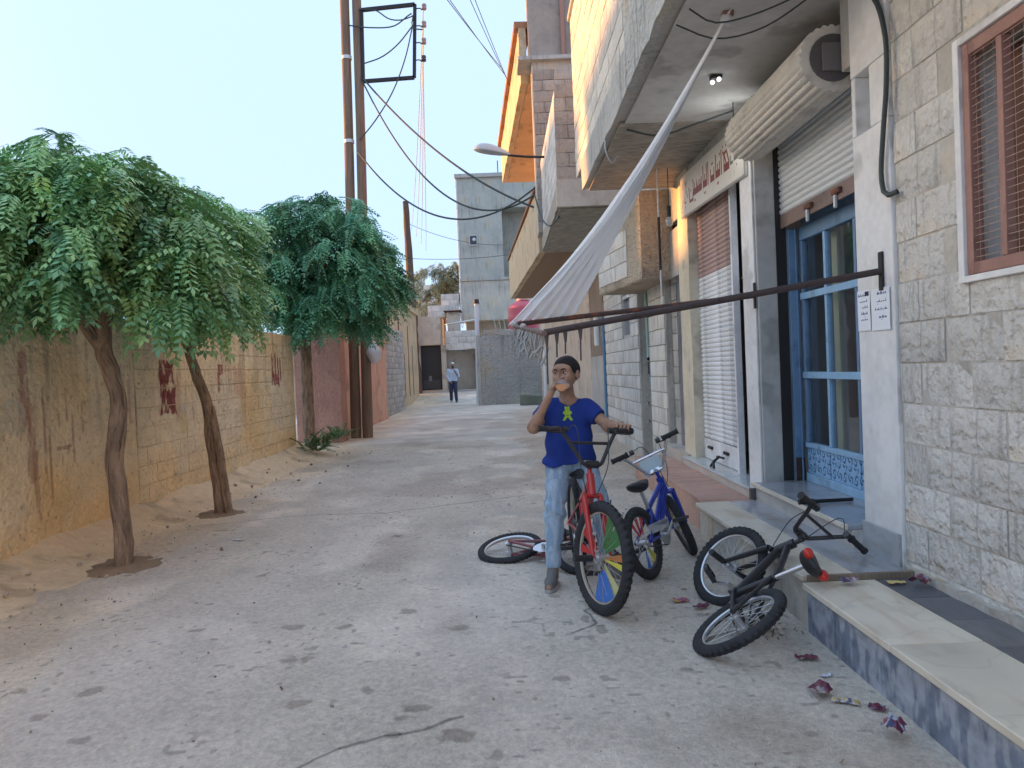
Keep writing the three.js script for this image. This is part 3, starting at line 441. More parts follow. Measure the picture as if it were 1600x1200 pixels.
// blue glazed door
{
  const d = part('glass_door', SH), X = 2.33, z0 = -5.92, z1 = -4.27;
  const b = (n, m, za, zb, ya, yb, xa = X - 0.02, xb = X + 0.03) => box(n, d, m, xa, xb, ya, yb, za, zb, 0.004);
  b('jamb_panel', mBlue, z0 - 0.005, z0 + 0.03, 0.4, 2.34, 2.235, X - 0.021); b('jamb_panel', mBlue, z0 + 0.031, z0 + 0.045, 0.4, 2.34, 2.28, 2.292); b('kick_plate', M('rusting kick plate', [0.26, 0.25, 0.26], { map: T.rust, rough: 0.8 }), z0 + 0.0305, z0 + 0.034, 0.4, 0.58, 2.236, 2.305);
  b('head_rail', mBlue, z0 + 0.046, z1, 2.24, 2.34); b('head_rail', mBlue, z0 + 0.046, z1, 2.341, 2.46, X + 0.0, X + 0.04);
  const cols = [z0 + 0.046, -5.46, -4.99, -4.55, z1];
  cols.forEach((z, i) => { if (i < 4) b('stile', i === 1 ? mBlueL : mBlue, z, z + 0.035, 0.7, 2.239, X - 0.015, X + 0.025); });
  for (const y of [1.79, 1.19]) b('rail', mBlueL, z0 + 0.05, z1, y, y + 0.05, X - 0.028, X - 0.0165);
  for (let i = 0; i < 4; i++) for (const [ya, yb] of [[0.7, 1.19], [1.24, 1.79], [1.84, 2.24]]) { const m = box('pane', d, mGlass, X + 0.004, X + 0.008, ya, yb, cols[i] + 0.036, cols[i + 1] - 0.001, 0); m.userData.note = undefined; }
  // bottom panel with pressed leaf ornament
  const scroll = (u, v) => { const cell = 0.085, a = u / cell, c = v / cell, x = a - Math.floor(a) - 0.5, y = c - Math.floor(c) - 0.5, r = Math.hypot(x, y), t = Math.atan2(y, x) + (Math.floor(a) + Math.floor(c)) % 2 * 1.6; return sstep(0.12, 0.3, Math.sin(2 * t + r * 14)) * sstep(0.5, 0.4, r) * sstep(0.04, 0.1, r); };
  const orn = tex(512, 128, [1.7, 0.3], (u, v) => { const q = scroll(u * 1.7, v * 0.3); return [lerp(0.30, 0.07, q), lerp(0.54, 0.17, q), lerp(0.8, 0.34, q)]; }), ornB = tex(512, 128, [1.7, 0.3], (u, v) => 1 - scroll(u * 1.7, v * 0.3), false);
  const mOrn = M('pressed blue panel', [0.95, 0.95, 0.95], { map: orn, bump: ornB, bs: 0.004, rough: 0.5 });
  for (let i = 0; i < 4; i++) b('ornament_panel', mOrn, cols[i] + 0.012, cols[i + 1] - 0.006, 0.465, 0.66, X - 0.012, X + 0.01);
  b('sill_rail', mBlueL, z0 + 0.047, z1, 0.4, 0.464, X - 0.022, X + 0.02); b('lock_rail', mBlueL, z0 + 0.047, z1, 0.661, 0.699, X - 0.023, X + 0.02);
}
// balcony over the shops
{
  const b = part('balcony', SH);
  rbox('slab', b, mConc, 1.04, 2.4, 3.4, 3.74, -8.9, 0.6, 0.16, 0.012, 2.5, 21);
  box('soffit', b, mCeil, 1.12, 2.42, 3.378, 3.396, -6.5, 0.6, 0.004); box('soffit', b, mForm, 1.08, 2.4, 3.37, 3.395, -8.88, -6.502, 0.004);
  rbox('fascia', b, M('rough fascia concrete', [0.52, 0.53, 0.5], { map: T.dirty, bump: T.rough, bs: 0.03, rough: 1 }), 1.0, 1.05, 3.385, 4.35, -5.75, 0.6, 0.07, 0.016, 4, 22);
  rbox('fascia', b, mConc, 1.012, 1.05, 3.39, 3.72, -8.92, -5.755, 0.08, 0.012, 4, 23);
  box('mortar_core', b, mMortar, 1.05, 1.2, 3.74, 5.7, -9.75, 0.6, 0);
  const mPar = [[.72, .68, .6], [.66, .63, .56], [.76, .72, .63]].map((c, i) => M('parapet block ' + i, c, { map: T.dirty, bump: T.rough, bs: 0.01, rough: 0.95 }));
  blocks(b, mPar, V(1.05, 3.72, -9.75), V(0, 0, 1), V(-1, 0, 0), 4.0, 2.0, { seed: 13, amp: 0.003, d: 0.02 });
  blocks(b, mPar, V(1.05, 4.32, -5.75), V(0, 0, 1), V(-1, 0, 0), 4.4, 1.4, { seed: 14, amp: 0.003, d: 0.02 });
  box('parapet_cap', b, mConc, 1.0, 1.24, 5.7, 5.76, -9.77, 0.6, 0.01);
  // storeys behind, which shade the street
  const u = part('upper_storey', SH); box('wall', u, mGreyP, 2.42, 7, 3.74, 6.2, -8.7, 0.6, 0.01); box('wall', u, mGreyP, 6.01, 7, 0, 3.739, -8.7, 0.6, 0.01); box('wall', u, mGreyP, 2.36, 6, 0, 3.379, 0.61, 0.8, 0.01); box('room_back', u, mDark, 2.9, 6, 0.1, 3.37, -3.88, 0.6, 0);
}
// ---------------------------------------------------------------- shop sign
{
  const c = document.createElement('canvas'); c.width = 1024; c.height = 200; const k = c.getContext('2d');
  k.fillStyle = '#d9d6cc'; k.fillRect(0, 0, 1024, 200);
  const ql = rngOf(8); for (let i = 0; i < 500; i++) { k.fillStyle = `rgba(${90 + 60 * ql()},${85 + 50 * ql()},${70 + 50 * ql()},${0.03 + 0.06 * ql()})`; const x = ql() * 1024, y = ql() * 200; k.fillRect(x, y, 2 + 8 * ql(), 6 + 40 * ql() * ql()); }
  k.lineCap = 'butt'; k.lineJoin = 'miter';
  const L = (w, ...p) => { k.lineWidth = w; k.beginPath(); k.moveTo(p[0], p[1]); for (let i = 2; i < p.length; i += 2) k.lineTo(p[i], p[i + 1]); k.stroke(); }, D = (x, y, s = 11) => { k.save(); k.translate(x, y); k.rotate(0.785); k.fillRect(-s / 2, -s / 2, s, s); k.restore(); };
  k.strokeStyle = k.fillStyle = '#7c3127';
  // the first word, right to left
  L(30, 842, 122, 762, 122); L(11, 838, 110, 806, 60, 772, 66, 800, 108); D(800, 38); L(12, 770, 122, 770, 70, 752, 52); D(752, 34); L(13, 730, 137, 730, 40);
  L(30, 712, 122, 640, 122); L(12, 706, 122, 706, 78); L(6, 700, 60, 712, 52, 700, 46); L(12, 676, 122, 676, 82); D(668, 160); D(684, 160); L(13, 647, 130, 647, 40); L(28, 626, 124, 560, 124); L(12, 620, 128, 620, 82); L(12, 566, 128, 566, 82); D(584, 64); D(602, 64);
  // the second word
  L(13, 524, 137, 524, 40); L(13, 500, 137, 500, 40); L(30, 506, 122, 436, 122); L(12, 470, 122, 470, 80); D(462, 160); D(478, 160); L(13, 442, 130, 442, 40);
  L(30, 418, 122, 256, 122); L(12, 412, 122, 412, 78); L(12, 390, 122, 390, 84); L(12, 368, 122, 368, 84); L(11, 346, 122, 330, 84, 314, 122); L(12, 288, 122, 288, 80); D(280, 160); D(296, 160); L(13, 262, 126, 262, 72, 254, 62); L(14, 254, 118, 254, 150, 190, 150, 178, 84); D(216, 104);
  k.strokeStyle = k.fillStyle = '#6a6a66'; L(14, 968, 116, 900, 116); L(8, 960, 112, 944, 66, 926, 96, 962, 110); D(936, 142, 9); L(9, 906, 116, 906, 70); D(918, 92, 9); L(12, 890, 122, 856, 122, 856, 92);
  L(8, 120, 140, 84, 140, 84, 112); D(100, 160, 9); L(9, 150, 124, 128, 88); L(9, 56, 120, 36, 160); D(30, 176, 9); L(7, 60, 46, 48, 70); L(7, 130, 40, 120, 62, 98, 40);
  k.strokeStyle = 'rgba(90,85,75,0.5)'; L(3, 2, 2, 1022, 2, 1022, 198, 2, 198, 2, 2);
  const t = new THREE.CanvasTexture(c); t.colorSpace = THREE.SRGBColorSpace; t.magFilter = THREE.LinearFilter; t.generateMipmaps = true;
  const s = thing('shop_sign', 'off white fascia sign with dark red Arabic lettering above the white shutter', 'sign', [1.955, 2.86, -8.12]);
  box('sign_board', s, M('sign board', [0.72, 0.7, 0.66], { rough: 0.5, map: T.plaster }), 1.955, 1.98, 2.86, 3.3, -8.12, -6.0, 0.004);
  const g = new THREE.PlaneGeometry(2.11, 0.43); g.rotateY(-Math.PI / 2); g.translate(-0.004, 0.22, 1.06); mesh('sign_face', g, M('sign print', [1, 1, 1], { map: t, rough: 0.45 }), s); s.rotation.x = 0.034;
}
// ---------------------------------------------------------------- pavement in front of the shops
const PV = new THREE.Group(); add(PV, 'pavement'); structure(PV);
{
  const mMar = [[.88, .82, .69], [.84, .78, .65], [.9, .84, .73]].map((c, i) => M('cream marble ' + i, c, { map: sized(T.marble, 1.3 + 0.3 * i), rough: 0.28, bump: T.fine, bs: 0.0006 }));
  const mSlate = [[.17, .18, .21], [.14, .15, .18], [.2, .21, .235]].map((c, i) => M('slate tile ' + i, c, { map: sized(T.marble, 0.8), rough: 0.42, bump: T.fine, bs: 0.0015 }));
  const mBMar = [[.46, .5, .56], [.4, .44, .5]].map((c, i) => M('blue grey marble ' + i, c, { map: sized(T.marble, 1.1), rough: 0.16 }));
  const peel = tex(1024, 128, [4.5, 0.3], (u, v) => { const a = fbm(u * 95, v * 3.0, 5, 0, 401), b = fbm(u * 90, v * 8, 3, 0, 403), st = fbm(u * 160, v * 2, 3, 0, 405), q = sstep(0.36, 0.64, a + 0.5 * (st - 0.5)); return [0, 1, 2].map((k) => lerp([0.17, 0.2, 0.26][k], [0.34, 0.37, 0.42][k], q) * (0.65 + 0.7 * b)); });
  const mPeel = M('peeling blue paint', [1, 1, 1], { map: peel, bump: T.rough, bs: 0.004, rough: 0.8 });
  const mPl = M('step render', [0.6, 0.57, 0.5], { map: T.dirty, bump: T.rough, bs: 0.008, rough: 0.95 }), mSal = M('salmon paint', [0.62, 0.39, 0.31], { map: T.dirty, bump: T.rough, bs: 0.006, rough: 0.75 });
  const q = rngOf(66);
  box('step_front', PV, mPeel, 1.45, 2.03, -0.05, 0.212, -3.74, 2.5, 0.006);
  for (let z = -3.735, i = 0; z < 2.4; z += 0.86, i++) box('marble_slab', PV, mMar[i % 3], 1.425, 1.785, 0.214, 0.246 + 0.002 * q(), z, z + 0.857, 0.006);
  for (let z = -3.735, i = 0; z < 2.4; z += 0.31, i++) box('slate_tile', PV, mSlate[Math.floor(q() * 3)], 1.788, 2.03, 0.214, 0.244 + 0.002 * q(), z, z + 0.307, 0.003);
  rbox('mortar_fillet', PV, mMortar, 1.985, 2.04, 0.2, 0.285, -3.84, 2.5, 0.05, 0.014, 8, 31);
  box('step_front', PV, mPl, 1.47, 2.3, -0.05, 0.236, -5.87, -3.765, 0.008); box('edge_strip', PV, M('worn wood strip', [0.34, 0.28, 0.22], { map: sized(T.wood, 0.3, 0.9), rough: 0.8 }), 1.46, 2.0, 0.2, 0.274, -3.764, -3.742, 0.003);
  for (let z = -5.868, i = 0; z < -3.8; z += 0.7, i++) { box('marble_slab', PV, mMar[(i + 1) % 3], 1.44, 1.70, 0.238, 0.27, z, z + 0.698, 0.006); box('marble_tile', PV, mBMar[i % 2], 1.703, 1.98, 0.238, 0.268, z, z + 0.698, 0.004); }
  rbox('step_front', PV, mSal, 1.53, 2.2, -0.05, 0.235, -9.1, -5.875, 0.1, 0.008, 3, 33);
  for (let z = -9.09, i = 0; z < -5.9; z += 0.535, i++) box('paving_slab', PV, mSal, 1.52, 1.9, 0.236, 0.262 + 0.003 * q(), z, z + 0.531, 0.006);
  // raised thresholds
  box('threshold', PV, M('threshold render', [0.68, 0.68, 0.68], { map: T.marble, rough: 0.5 }), 1.92, 2.34, 0.24, 0.372, -5.9, -4.255, 0.004);
  for (let z = -5.905, i = 0; z < -4.3; z += 0.55, i++) box('marble_tile', PV, mBMar[(i + 1) % 2], 1.9, 2.36, 0.373, 0.4, z, Math.min(z + 0.547, -4.262), 0.005);
  box('nosing', PV, mMar[0], 1.885, 1.8995, 0.374, 0.402, -5.905, -4.262, 0.003);
  box('threshold', PV, M('white marble riser', [0.76, 0.75, 0.72], { map: T.marble, rough: 0.4 }), 1.905, 2.3, 0.24, 0.318, -8.2, -5.955, 0.004); box('marble_slab', PV, M('pale blue marble', [0.66, 0.72, 0.76], { map: T.marble, rough: 0.2 }), 1.89, 2.3, 0.32, 0.345, -8.2, -5.95, 0.005);
  box('end_stone', PV, M('dark stone', [0.16, 0.15, 0.15], { map: T.dirty }), 1.88, 1.98, 0.24, 0.35, -5.948, -5.907, 0.004);
  rbox('footing', PV, mPl, 1.95, 2.3, -0.05, 0.36, -9.6, -8.21, 0.08, 0.014, 4, 35);
}
// ---------------------------------------------------------------- pale block house next along the right side
const mPale = [[.74, .73, .68], [.7, .69, .64], [.78, .77, .72]].map((c, i) => M('pale block ' + i, c, { map: T.dirty, bump: T.rough, bs: 0.01, rough: 0.95 }));
const mGrB = [[.5, .49, .46], [.45, .44, .41], [.55, .535, .5]].map((c, i) => M('grey block ' + i, c, { map: T.dirty, bump: T.rough, bs: 0.012, rough: 0.97 }));
const mStucco = M('beige stucco', [0.62, 0.53, 0.4], { map: T.plaster, bump: sized(T.rough, 0.5), bs: 0.05, rough: 1 });
const mPurple = M('violet door paint', [0.23, 0.23, 0.5], { rough: 0.5, map: T.plaster });
const BH = thing('block_house', 'unrendered pale block house with violet door, stucco bay and block balcony', 'building', [2.2, 0, -12]);
{
  const w = part('block_wall', BH);
  const piece = (z0, z1, y0, y1, seed, mats = mPale, x = 2.03, skip) => { box('mortar_core', w, mMortar, x, x + 0.3, y0, y1, z0, z1, 0); blocks(w, mats, V(x, y0, z0), V(0, 0, 1), V(-1, 0, 0), z1 - z0, y1 - y0, { seed, amp: 0.003, d: 0.024, bw: 0.4, bh: 0.2, skip }); };
  piece(-14.9, -11.25, -0.02, 1.78, 41); piece(-14.9, -12.75, 1.78, 3.58, 42); piece(-11.95, -11.25, 1.78, 3.58, 43); piece(-12.749, -11.951, 2.98, 3.58, 44);
  piece(-10.45, -9.42, -0.02, 2.98, 45); piece(-9.41, -9.12, 0.3, 2.7, 46, mGrB, 2.12); box('recess_wall', w, mConc, 2.3, 2.5, 0, 3.4, -11.249, -10.451, 0.01); box('upper_wall', w, mConc, 2.05, 2.4, 2.98, 3.6, -11.25, -8.47, 0.01);
  const win = part('narrow_window', BH), b = (n, m, ...a) => box(n, win, m, ...a, 0.003);
  b('frame', mGreyP, 2.04, 2.12, 1.781, 2.979, -12.748, -12.7); b('frame', mGreyP, 2.04, 2.12, 1.781, 2.979, -12.0, -11.952); b('frame', mGreyP, 2.04, 2.12, 1.781, 1.83, -12.699, -12.001); b('cross_bar', mWhite, 2.035, 2.06, 2.42, 2.47, -12.699, -12.001);
  b('pane', M('dusty screen', [0.2, 0.21, 0.23], { rough: 0.5 }), 2.1, 2.11, 1.831, 2.979, -12.699, -12.001);
  const dr = part('door', BH); const d = (n, m, ...a) => box(n, dr, m, ...a, 0.004);
  d('leaf', mPurple, 2.16, 2.2, 0.32, 2.35, -9.11, -8.47); d('panel', M('violet relief', [0.17, 0.17, 0.42], { rough: 0.5 }), 2.145, 2.16, 1.3, 2.2, -9.0, -8.58); d('panel', mPurple, 2.147, 2.16, 0.45, 1.15, -9.0, -8.58); d('handle', mGalv, 2.12, 2.146, 1.2, 1.24, -8.7, -8.6); d('lintel', mConc, 2.05, 2.25, 2.351, 2.9, -9.11, -8.465);
  for (let i = 0; i < 7; i++) { const z = -8.92 + (i % 2) * 0.2, y = 1.4 + i * 0.115, g = new THREE.TorusGeometry(0.05, 0.009, 6, 14); g.rotateY(Math.PI / 2); g.translate(2.14 - 2.2, y, z + 12); mesh('scroll_ornament', g, mBlack, dr); }
  // services in the recess
  const pipe = (n, pts, r, m) => { const g = tubeG(pts.map((p) => V(...p)), r, 0, 8); g.translate(-2.2, 0, 12); mesh(n, g, m, BH); };
  const mGreenP = M('green pipe', [0.33, 0.47, 0.42], { rough: 0.5 }), mBluP = M('blue pipe', [0.1, 0.25, 0.42], { rough: 0.5 });
  pipe('water_pipe', [[2.08, 2.7, -10.9], [2.08, 2.0, -10.88], [2.08, 1.45, -10.85], [2.05, 1.4, -10.7], [2.03, 1.42, -10.6]], 0.028, mGreenP); pipe('water_pipe', [[2.1, 1.4, -10.8], [2.1, 0.9, -10.78], [2.1, 0.1, -10.75]], 0.026, mBluP); pipe('water_pipe', [[1.985, 2.3, -14.85], [1.985, 1.2, -14.85], [1.985, 0.05, -14.83]], 0.03, mBluP);
  for (const y of [0.55, 0.8]) pipe('pipe_tap', [[2.1, y, -10.77], [1.99, y, -10.6], [1.985, y + 0.02, -10.5]], 0.016, mGalv);
  box('meter_box', BH, M('meter box', [0.2, 0.26, 0.29], { rough: 0.5 }), 2.12, 2.25, 2.05, 2.55, -11.1, -10.6, 0.02); box('meter_box', BH, mBlack, 2.1, 2.2, 1.2, 1.45, -11.1, -10.9, 0.02);
  // stucco bay
  const bay = part('bay', BH), sh = new THREE.Shape([[2.06, 9.12], [1.72, 9.14], [1.45, 10.95], [2.06, 10.95]].map((p) => new THREE.Vector2(p[0] - 2.2, p[1] - 12)));
  let g = new THREE.ExtrudeGeometry(sh, { depth: 1.02, bevelEnabled: true, bevelSize: 0.02, bevelThickness: 0.02, bevelSegments: 1 }); g.rotateX(-Math.PI / 2); g.translate(0, 2.37, 0); g.scale(1, 1, 1);
  mesh('stucco_shell', uvm(g), mStucco, bay); const u = V(0.27, 0, 1.81).normalize(); blocks(bay, mPale, V(1.446, 2.45, -10.93), u, u.clone().cross(V(0, 1, 0)), 1.3, 0.6, { seed: 47, d: 0.03, amp: 0.004 });
  // block balcony
  const mD = [[.66, .66, .64], [.6, .6, .58], [.7, .7, .68]].map((c, i) => M('balcony block ' + i, c, { map: T.dirty, bump: T.rough, bs: 0.008, rough: 0.95 }));
  const mBrownB = [[.44, .39, .34], [.5, .45, .39], [.4, .36, .315]].map((c, i) => M('brown block ' + i, c, { map: T.dirty, bump: T.rough, bs: 0.012, rough: 0.97 }));
  const D = part('balcony', BH); rbox('slab', D, mForm, 0.9, 2.35, 3.68, 3.98, -15.4, -11.2, 0.15, 0.01, 3, 51);
  box('soffit', D, mForm, 0.93, 2.3, 3.655, 3.675, -15.35, -11.25, 0.003); box('fascia', D, M('beam render', [0.6, 0.55, 0.47], { map: T.plaster, rough: 0.95 }), 0.885, 2.0, 3.67, 4.06, -11.196, -11.14, 0.006);
  box('mortar_core', D, mMortar, 0.93, 1.05, 3.98, 5.36, -15.4, -11.2, 0); box('mortar_core', D, mMortar, 1.051, 2.0, 4.06, 5.36, -11.3, -11.21, 0);
  blocks(D, mD, V(0.93, 3.76, -15.4), V(0, 0, 1), V(-1, 0, 0), 4.2, 1.6, { seed: 52, d: 0.025 }); blocks(D, mBrownB, V(0.9, 4.06, -11.21), V(1, 0, 0), V(0, 0, 1), 1.1, 1.3, { seed: 53, d: 0.025, bw: 0.38 });
  const W = part('cross_wall', BH); box('mortar_core', W, mMortar, 0.82, 2.0, 3.99, 7.3, -15.6, -15.03, 0); blocks(W, mBrownB, V(0.82, 4.0, -15.03), V(1, 0, 0), V(0, 0, 1), 1.18, 3.2, { seed: 54, d: 0.03, bw: 0.42, bh: 0.21 }); box('cap_slab', W, mConc, 0.55, 2.0, 7.3, 7.38, -15.7, -14.9, 0.01);
  box('wall', BH, mGreyP, 2.06, 6, 3.61, 7.2, -15.0, -8.72, 0.01); box('wall', BH, mGreyP, 2.6, 6, 0, 3.6, -14.9, -8.73, 0.01);
}
// ---------------------------------------------------------------- brown rendered house with two long balconies
const BR = thing('rendered_house', 'brown rendered house with two overhanging balconies beyond the block balcony', 'building', [2.0, 0, -20]);
{
  const mBr = M('brown render', [0.6, 0.52, 0.43], { map: T.plaster, bump: T.rough, bs: 0.008, rough: 0.95 }), mSt2 = M('coarse brown stucco', [0.46, 0.35, 0.27], { map: T.plaster, bump: sized(T.rough, 0.4), bs: 0.05, rough: 1 }), mPat = M('grey cement patch', [0.5, 0.5, 0.48], { map: T.dirty, bump: T.rough, bs: 0.006 });
  const mSof = M('boarded soffit', [0.42, 0.3, 0.21], { map: sized(T.wood, 0.5, 2.4), rough: 0.9 }), mOch = M('ochre fascia', [0.62, 0.5, 0.33], { map: T.plaster, bump: T.rough, bs: 0.006 }), mTer = M('terracotta coping', [0.42, 0.2, 0.11], { map: T.plaster, rough: 0.85 });
  const slant = (name, m, a, b, w, y0, y1, parent, cell = 0) => {      // box along the slanting facade: outer edge a -> b (x, z), width w to +x
    const dx = b[0] - a[0], dz = b[1] - a[1], L = Math.hypot(dx, dz), g = cell ? roughG(0, w, y0, y1, 0, L, cell, 0.012, 3, 61) : boxG(0, w, y0, y1, 0, L, 0.008);
    const o = P0(parent); const me = mesh(name, g, m, parent); me.position.set(a[0] - o.x, -o.y, a[1] - o.z); me.rotation.y = Math.atan2(dx, dz); if (dz < 0) { me.rotation.y = Math.atan2(-dx, -dz); me.position.set(b[0] - o.x, -o.y, b[1] - o.z); } return me;
  };
  slant('wall', mBr, [1.93, -16.6], [1.42, -28], 0.4, -0.05, 7.1, BR, 0.3); slant('wall', mSt2, [2.0, -14.93], [1.935, -16.59], 0.4, 1.55, 3.7, BR, 0.2); slant('cement_patch', mPat, [1.985, -14.93], [1.92, -16.6], 0.4, -0.05, 1.549, BR, 0.2);
  const c1 = part('balcony', BR); slant('parapet', mOch, [0.85, -15.85], [0.37, -25.8], 0.14, 3.72, 5.0, c1, 0.3); slant('slab', mSof, [0.992, -15.85], [0.512, -25.8], 1.2, 3.715, 3.95, c1); box('end_fascia', c1, mOch, 0.86, 2.0, 3.72, 3.96, -15.848, -15.8, 0.006); slant('coping', M('brown pipe rail', [0.25, 0.15, 0.1], { map: T.wood }), [0.8, -15.8], [0.32, -25.9], 0.24, 5.001, 5.08, c1);
  const c2 = part('balcony', BR); slant('parapet', mOch, [0.62, -15.75], [0.25, -24], 0.14, 7.17, 8.28, c2, 0.3); slant('slab', M('ochre soffit', [0.66, 0.46, 0.26], { map: sized(T.plaster, 3), rough: 0.9 }), [0.762, -15.75], [0.392, -24], 1.4, 7.165, 7.4, c2); slant('coping', mTer, [0.53, -15.75], [0.14, -24.1], 0.34, 8.281, 8.42, c2);
  box('upper_wall', BR, M('dark tan render', [0.42, 0.34, 0.28], { map: T.plaster, bump: T.rough, bs: 0.006 }), 0.8, 3, 7.42, 10.5, -16.0, -15.62, 0.01); const g = cylG(V(-0.5, 7.4, 4.45), V(-0.5, 10.4, 4.45), 0.05, 0.05, 10); mesh('drain_pipe', g, M('red brown pipe', [0.4, 0.2, 0.15], { rough: 0.6 }), BR);
  box('wall', BR, mBr, 2.3, 6, 0, 8.5, -28, -15.2, 0.02);
  // barred niche
  const mPipeW = M('white pipe', [0.78, 0.78, 0.74], { rough: 0.5 }); mesh('down_pipe', cylG(V(-0.55, 0, -5.8), V(-0.53, 1.98, -5.8), 0.085, 0.085, 12), mPipeW, BR); mesh('vent_pipe', cylG(V(-0.12, 1.75, 4.98), V(-0.12, 2.35, 4.98), 0.06, 0.06, 12), mPipeW, BR);
}
// ---------------------------------------------------------------- left side beyond the boundary wall
const mSalW = M('salmon render', [0.62, 0.34, 0.26], { map: T.plaster, bump: sized(T.rough, 0.6), bs: 0.03, rough: 0.97 }), mSalL = M('light salmon render', [0.78, 0.47, 0.35], { map: T.plaster, bump: T.rough, bs: 0.01, rough: 0.95 });
{
  const t = thing('salmon_gate_wall', 'salmon red rendered wall with a stout pillar behind the utility poles', 'wall', [-3.6, 0, -18]);
  rbox('pillar', t, mSalW, -3.8, -3.32, -0.05, 2.95, -16.3, -15.75, 0.1, 0.014, 3, 71); rbox('recess', t, mSalW, -4.3, -3.801, -0.05, 2.6, -16.4, -15.95, 0.12, 0.01, 3, 72);
  rbox('wall_panel', t, mSalL, -3.9, -3.5, -0.05, 2.75, -20.2, -16.31, 0.15, 0.012, 2, 73); rbox('wall_panel', t, mSalL, -3.9, -3.56, -0.05, 2.3, -23.6, -20.21, 0.15, 0.012, 2, 74); rbox('pillar_cap', t, mGreyP, -3.86, -3.26, 2.951, 3.03, -16.36, -15.7, 0.1, 0.008, 4, 75);
  rbox('tan_ledge', t, mOchreLedge(), -3.95, -3.45, 2.301, 2.42, -23.65, -20.25, 0.15, 0.01, 3, 76);
  function mOchreLedge() { return M('tan ledge', [0.56, 0.4, 0.26], { map: T.plaster }); }
}
{
  const t = thing('rubble_wall', 'grey block wall between salmon wall and tan house', 'wall', [-3.8, 0, -26]);
  box('mortar_core', t, mMortar, -4.1, -3.73, -0.05, 2.95, -29.2, -23.66, 0); blocks(t, mGrB, V(-3.73, -0.05, -23.66), V(0, 0, -1), V(1, 0, 0), 5.5, 3.0, { seed: 77, d: 0.03, amp: 0.008, tilt: 0.02 });
  const h = thing('tan_house', 'tan streaked rendered house wall behind the rough timber pole', 'building', [-4.2, 0, -33]); const mTan = M('tan streaked render', [0.66, 0.5, 0.31], { map: T.dirty, bump: T.rough, bs: 0.012 });
  rbox('wall', h, mTan, -8, -4.0, -0.05, 4.1, -36.6, -29.3, 0.25, 0.02, 1.5, 78); rbox('roof_ledge', h, mTan, -8.1, -3.9, 4.101, 4.4, -36.7, -31.5, 0.25, 0.02, 2, 79);
  const g = merge([[-30.1, 3.6], [-31.4, 2.2], [-32.9, 3.4], [-34.3, 2.6]].map(([z, y]) => cylG(V(0.21, 0.4, z + 33), V(0.21, y, z + 33), 0.03, 0.03, 6))); mesh('drain_groove', g, M('dark pipe', [0.25, 0.17, 0.11], {}), h).userData.kind = 'stuff';
}
// row of houses across the lot on the left: they stand between the low sun and the street
{
  const mH = M('grey house render', [0.5, 0.48, 0.45], { map: T.plaster, bump: T.rough, bs: 0.008 });
  const house = (label, x0, x1, z0, z1, h, wins) => {
    const t = thing('flat_roofed_house', label, 'building', [(x0 + x1) / 2, 0, (z0 + z1) / 2]); box('wall', t, mH, x0, x1, -0.05, h, z0, z1, 0.02); box('roof_slab', t, mConc, x0 - 0.15, x1 + 0.15, h + 0.001, h + 0.16, z0 - 0.15, z1 + 0.15, 0.02);
    for (const [z, y, w, hh] of wins) { const p = part('window', t); box('frame', p, mWhite, x1 - 0.02, x1 + 0.03, y, y + hh, z, z + w, 0.01); box('pane', p, M('dark pane', [0.05, 0.06, 0.07], { rough: 0.1 }), x1 + 0.031, x1 + 0.036, y + 0.06, y + hh - 0.06, z + 0.06, z + w - 0.06, 0.002); }
  };
  house('lowest grey flat roofed house across the lot beyond the ochre wall', -24, -20, -22, -17, 5.2, [[-19, 2.6, 1.1, 1.2], [-21.4, 2.6, 1.1, 1.2]]);
  house('broad grey flat roofed house ending the row beyond the ochre wall', -38, -30, -20.9, -12.4, 8.2, [[-15, 5, 1.2, 1.3], [-19, 5, 1.2, 1.3]]);
  house('tallest grey house in the row beyond the ochre wall', -31, -25, -26.4, -22.1, 8.3, [[-24, 5, 1.2, 1.3]]);
  house('long grey house in the row beyond the dark dense tree', -31, -25, -40, -26.7, 8.25, [[-30, 4.4, 1.2, 1.3], [-36, 4.4, 1.2, 1.3]]);
}
// the next house behind the camera on the shop side, its street face in the evening sun
{ const t = thing('cream_house', 'cream rendered house next to the shop building, facing the open lot', 'building', [4, 0, 5]); box('wall', t, M('cream render', [0.74, 0.68, 0.55], { map: T.plaster, bump: T.rough, bs: 0.006 }), 2.05, 7, -0.05, 6.5, 0.85, 10, 0.02); for (const [z, y] of [[2.2, 1.2], [5.5, 1.2], [2.2, 4.2], [5.5, 4.2]]) { const p = part('window', t); box('frame', p, mWhite, 2.01, 2.06, y, y + 1.3, z, z + 1.2, 0.01); box('pane', p, mGlass, 2.0, 2.005, y + 0.06, y + 1.24, z + 0.06, z + 1.14, 0); } box('door', t, mBlue, 2.01, 2.06, 0.05, 2.2, 8, 9, 0.01); }
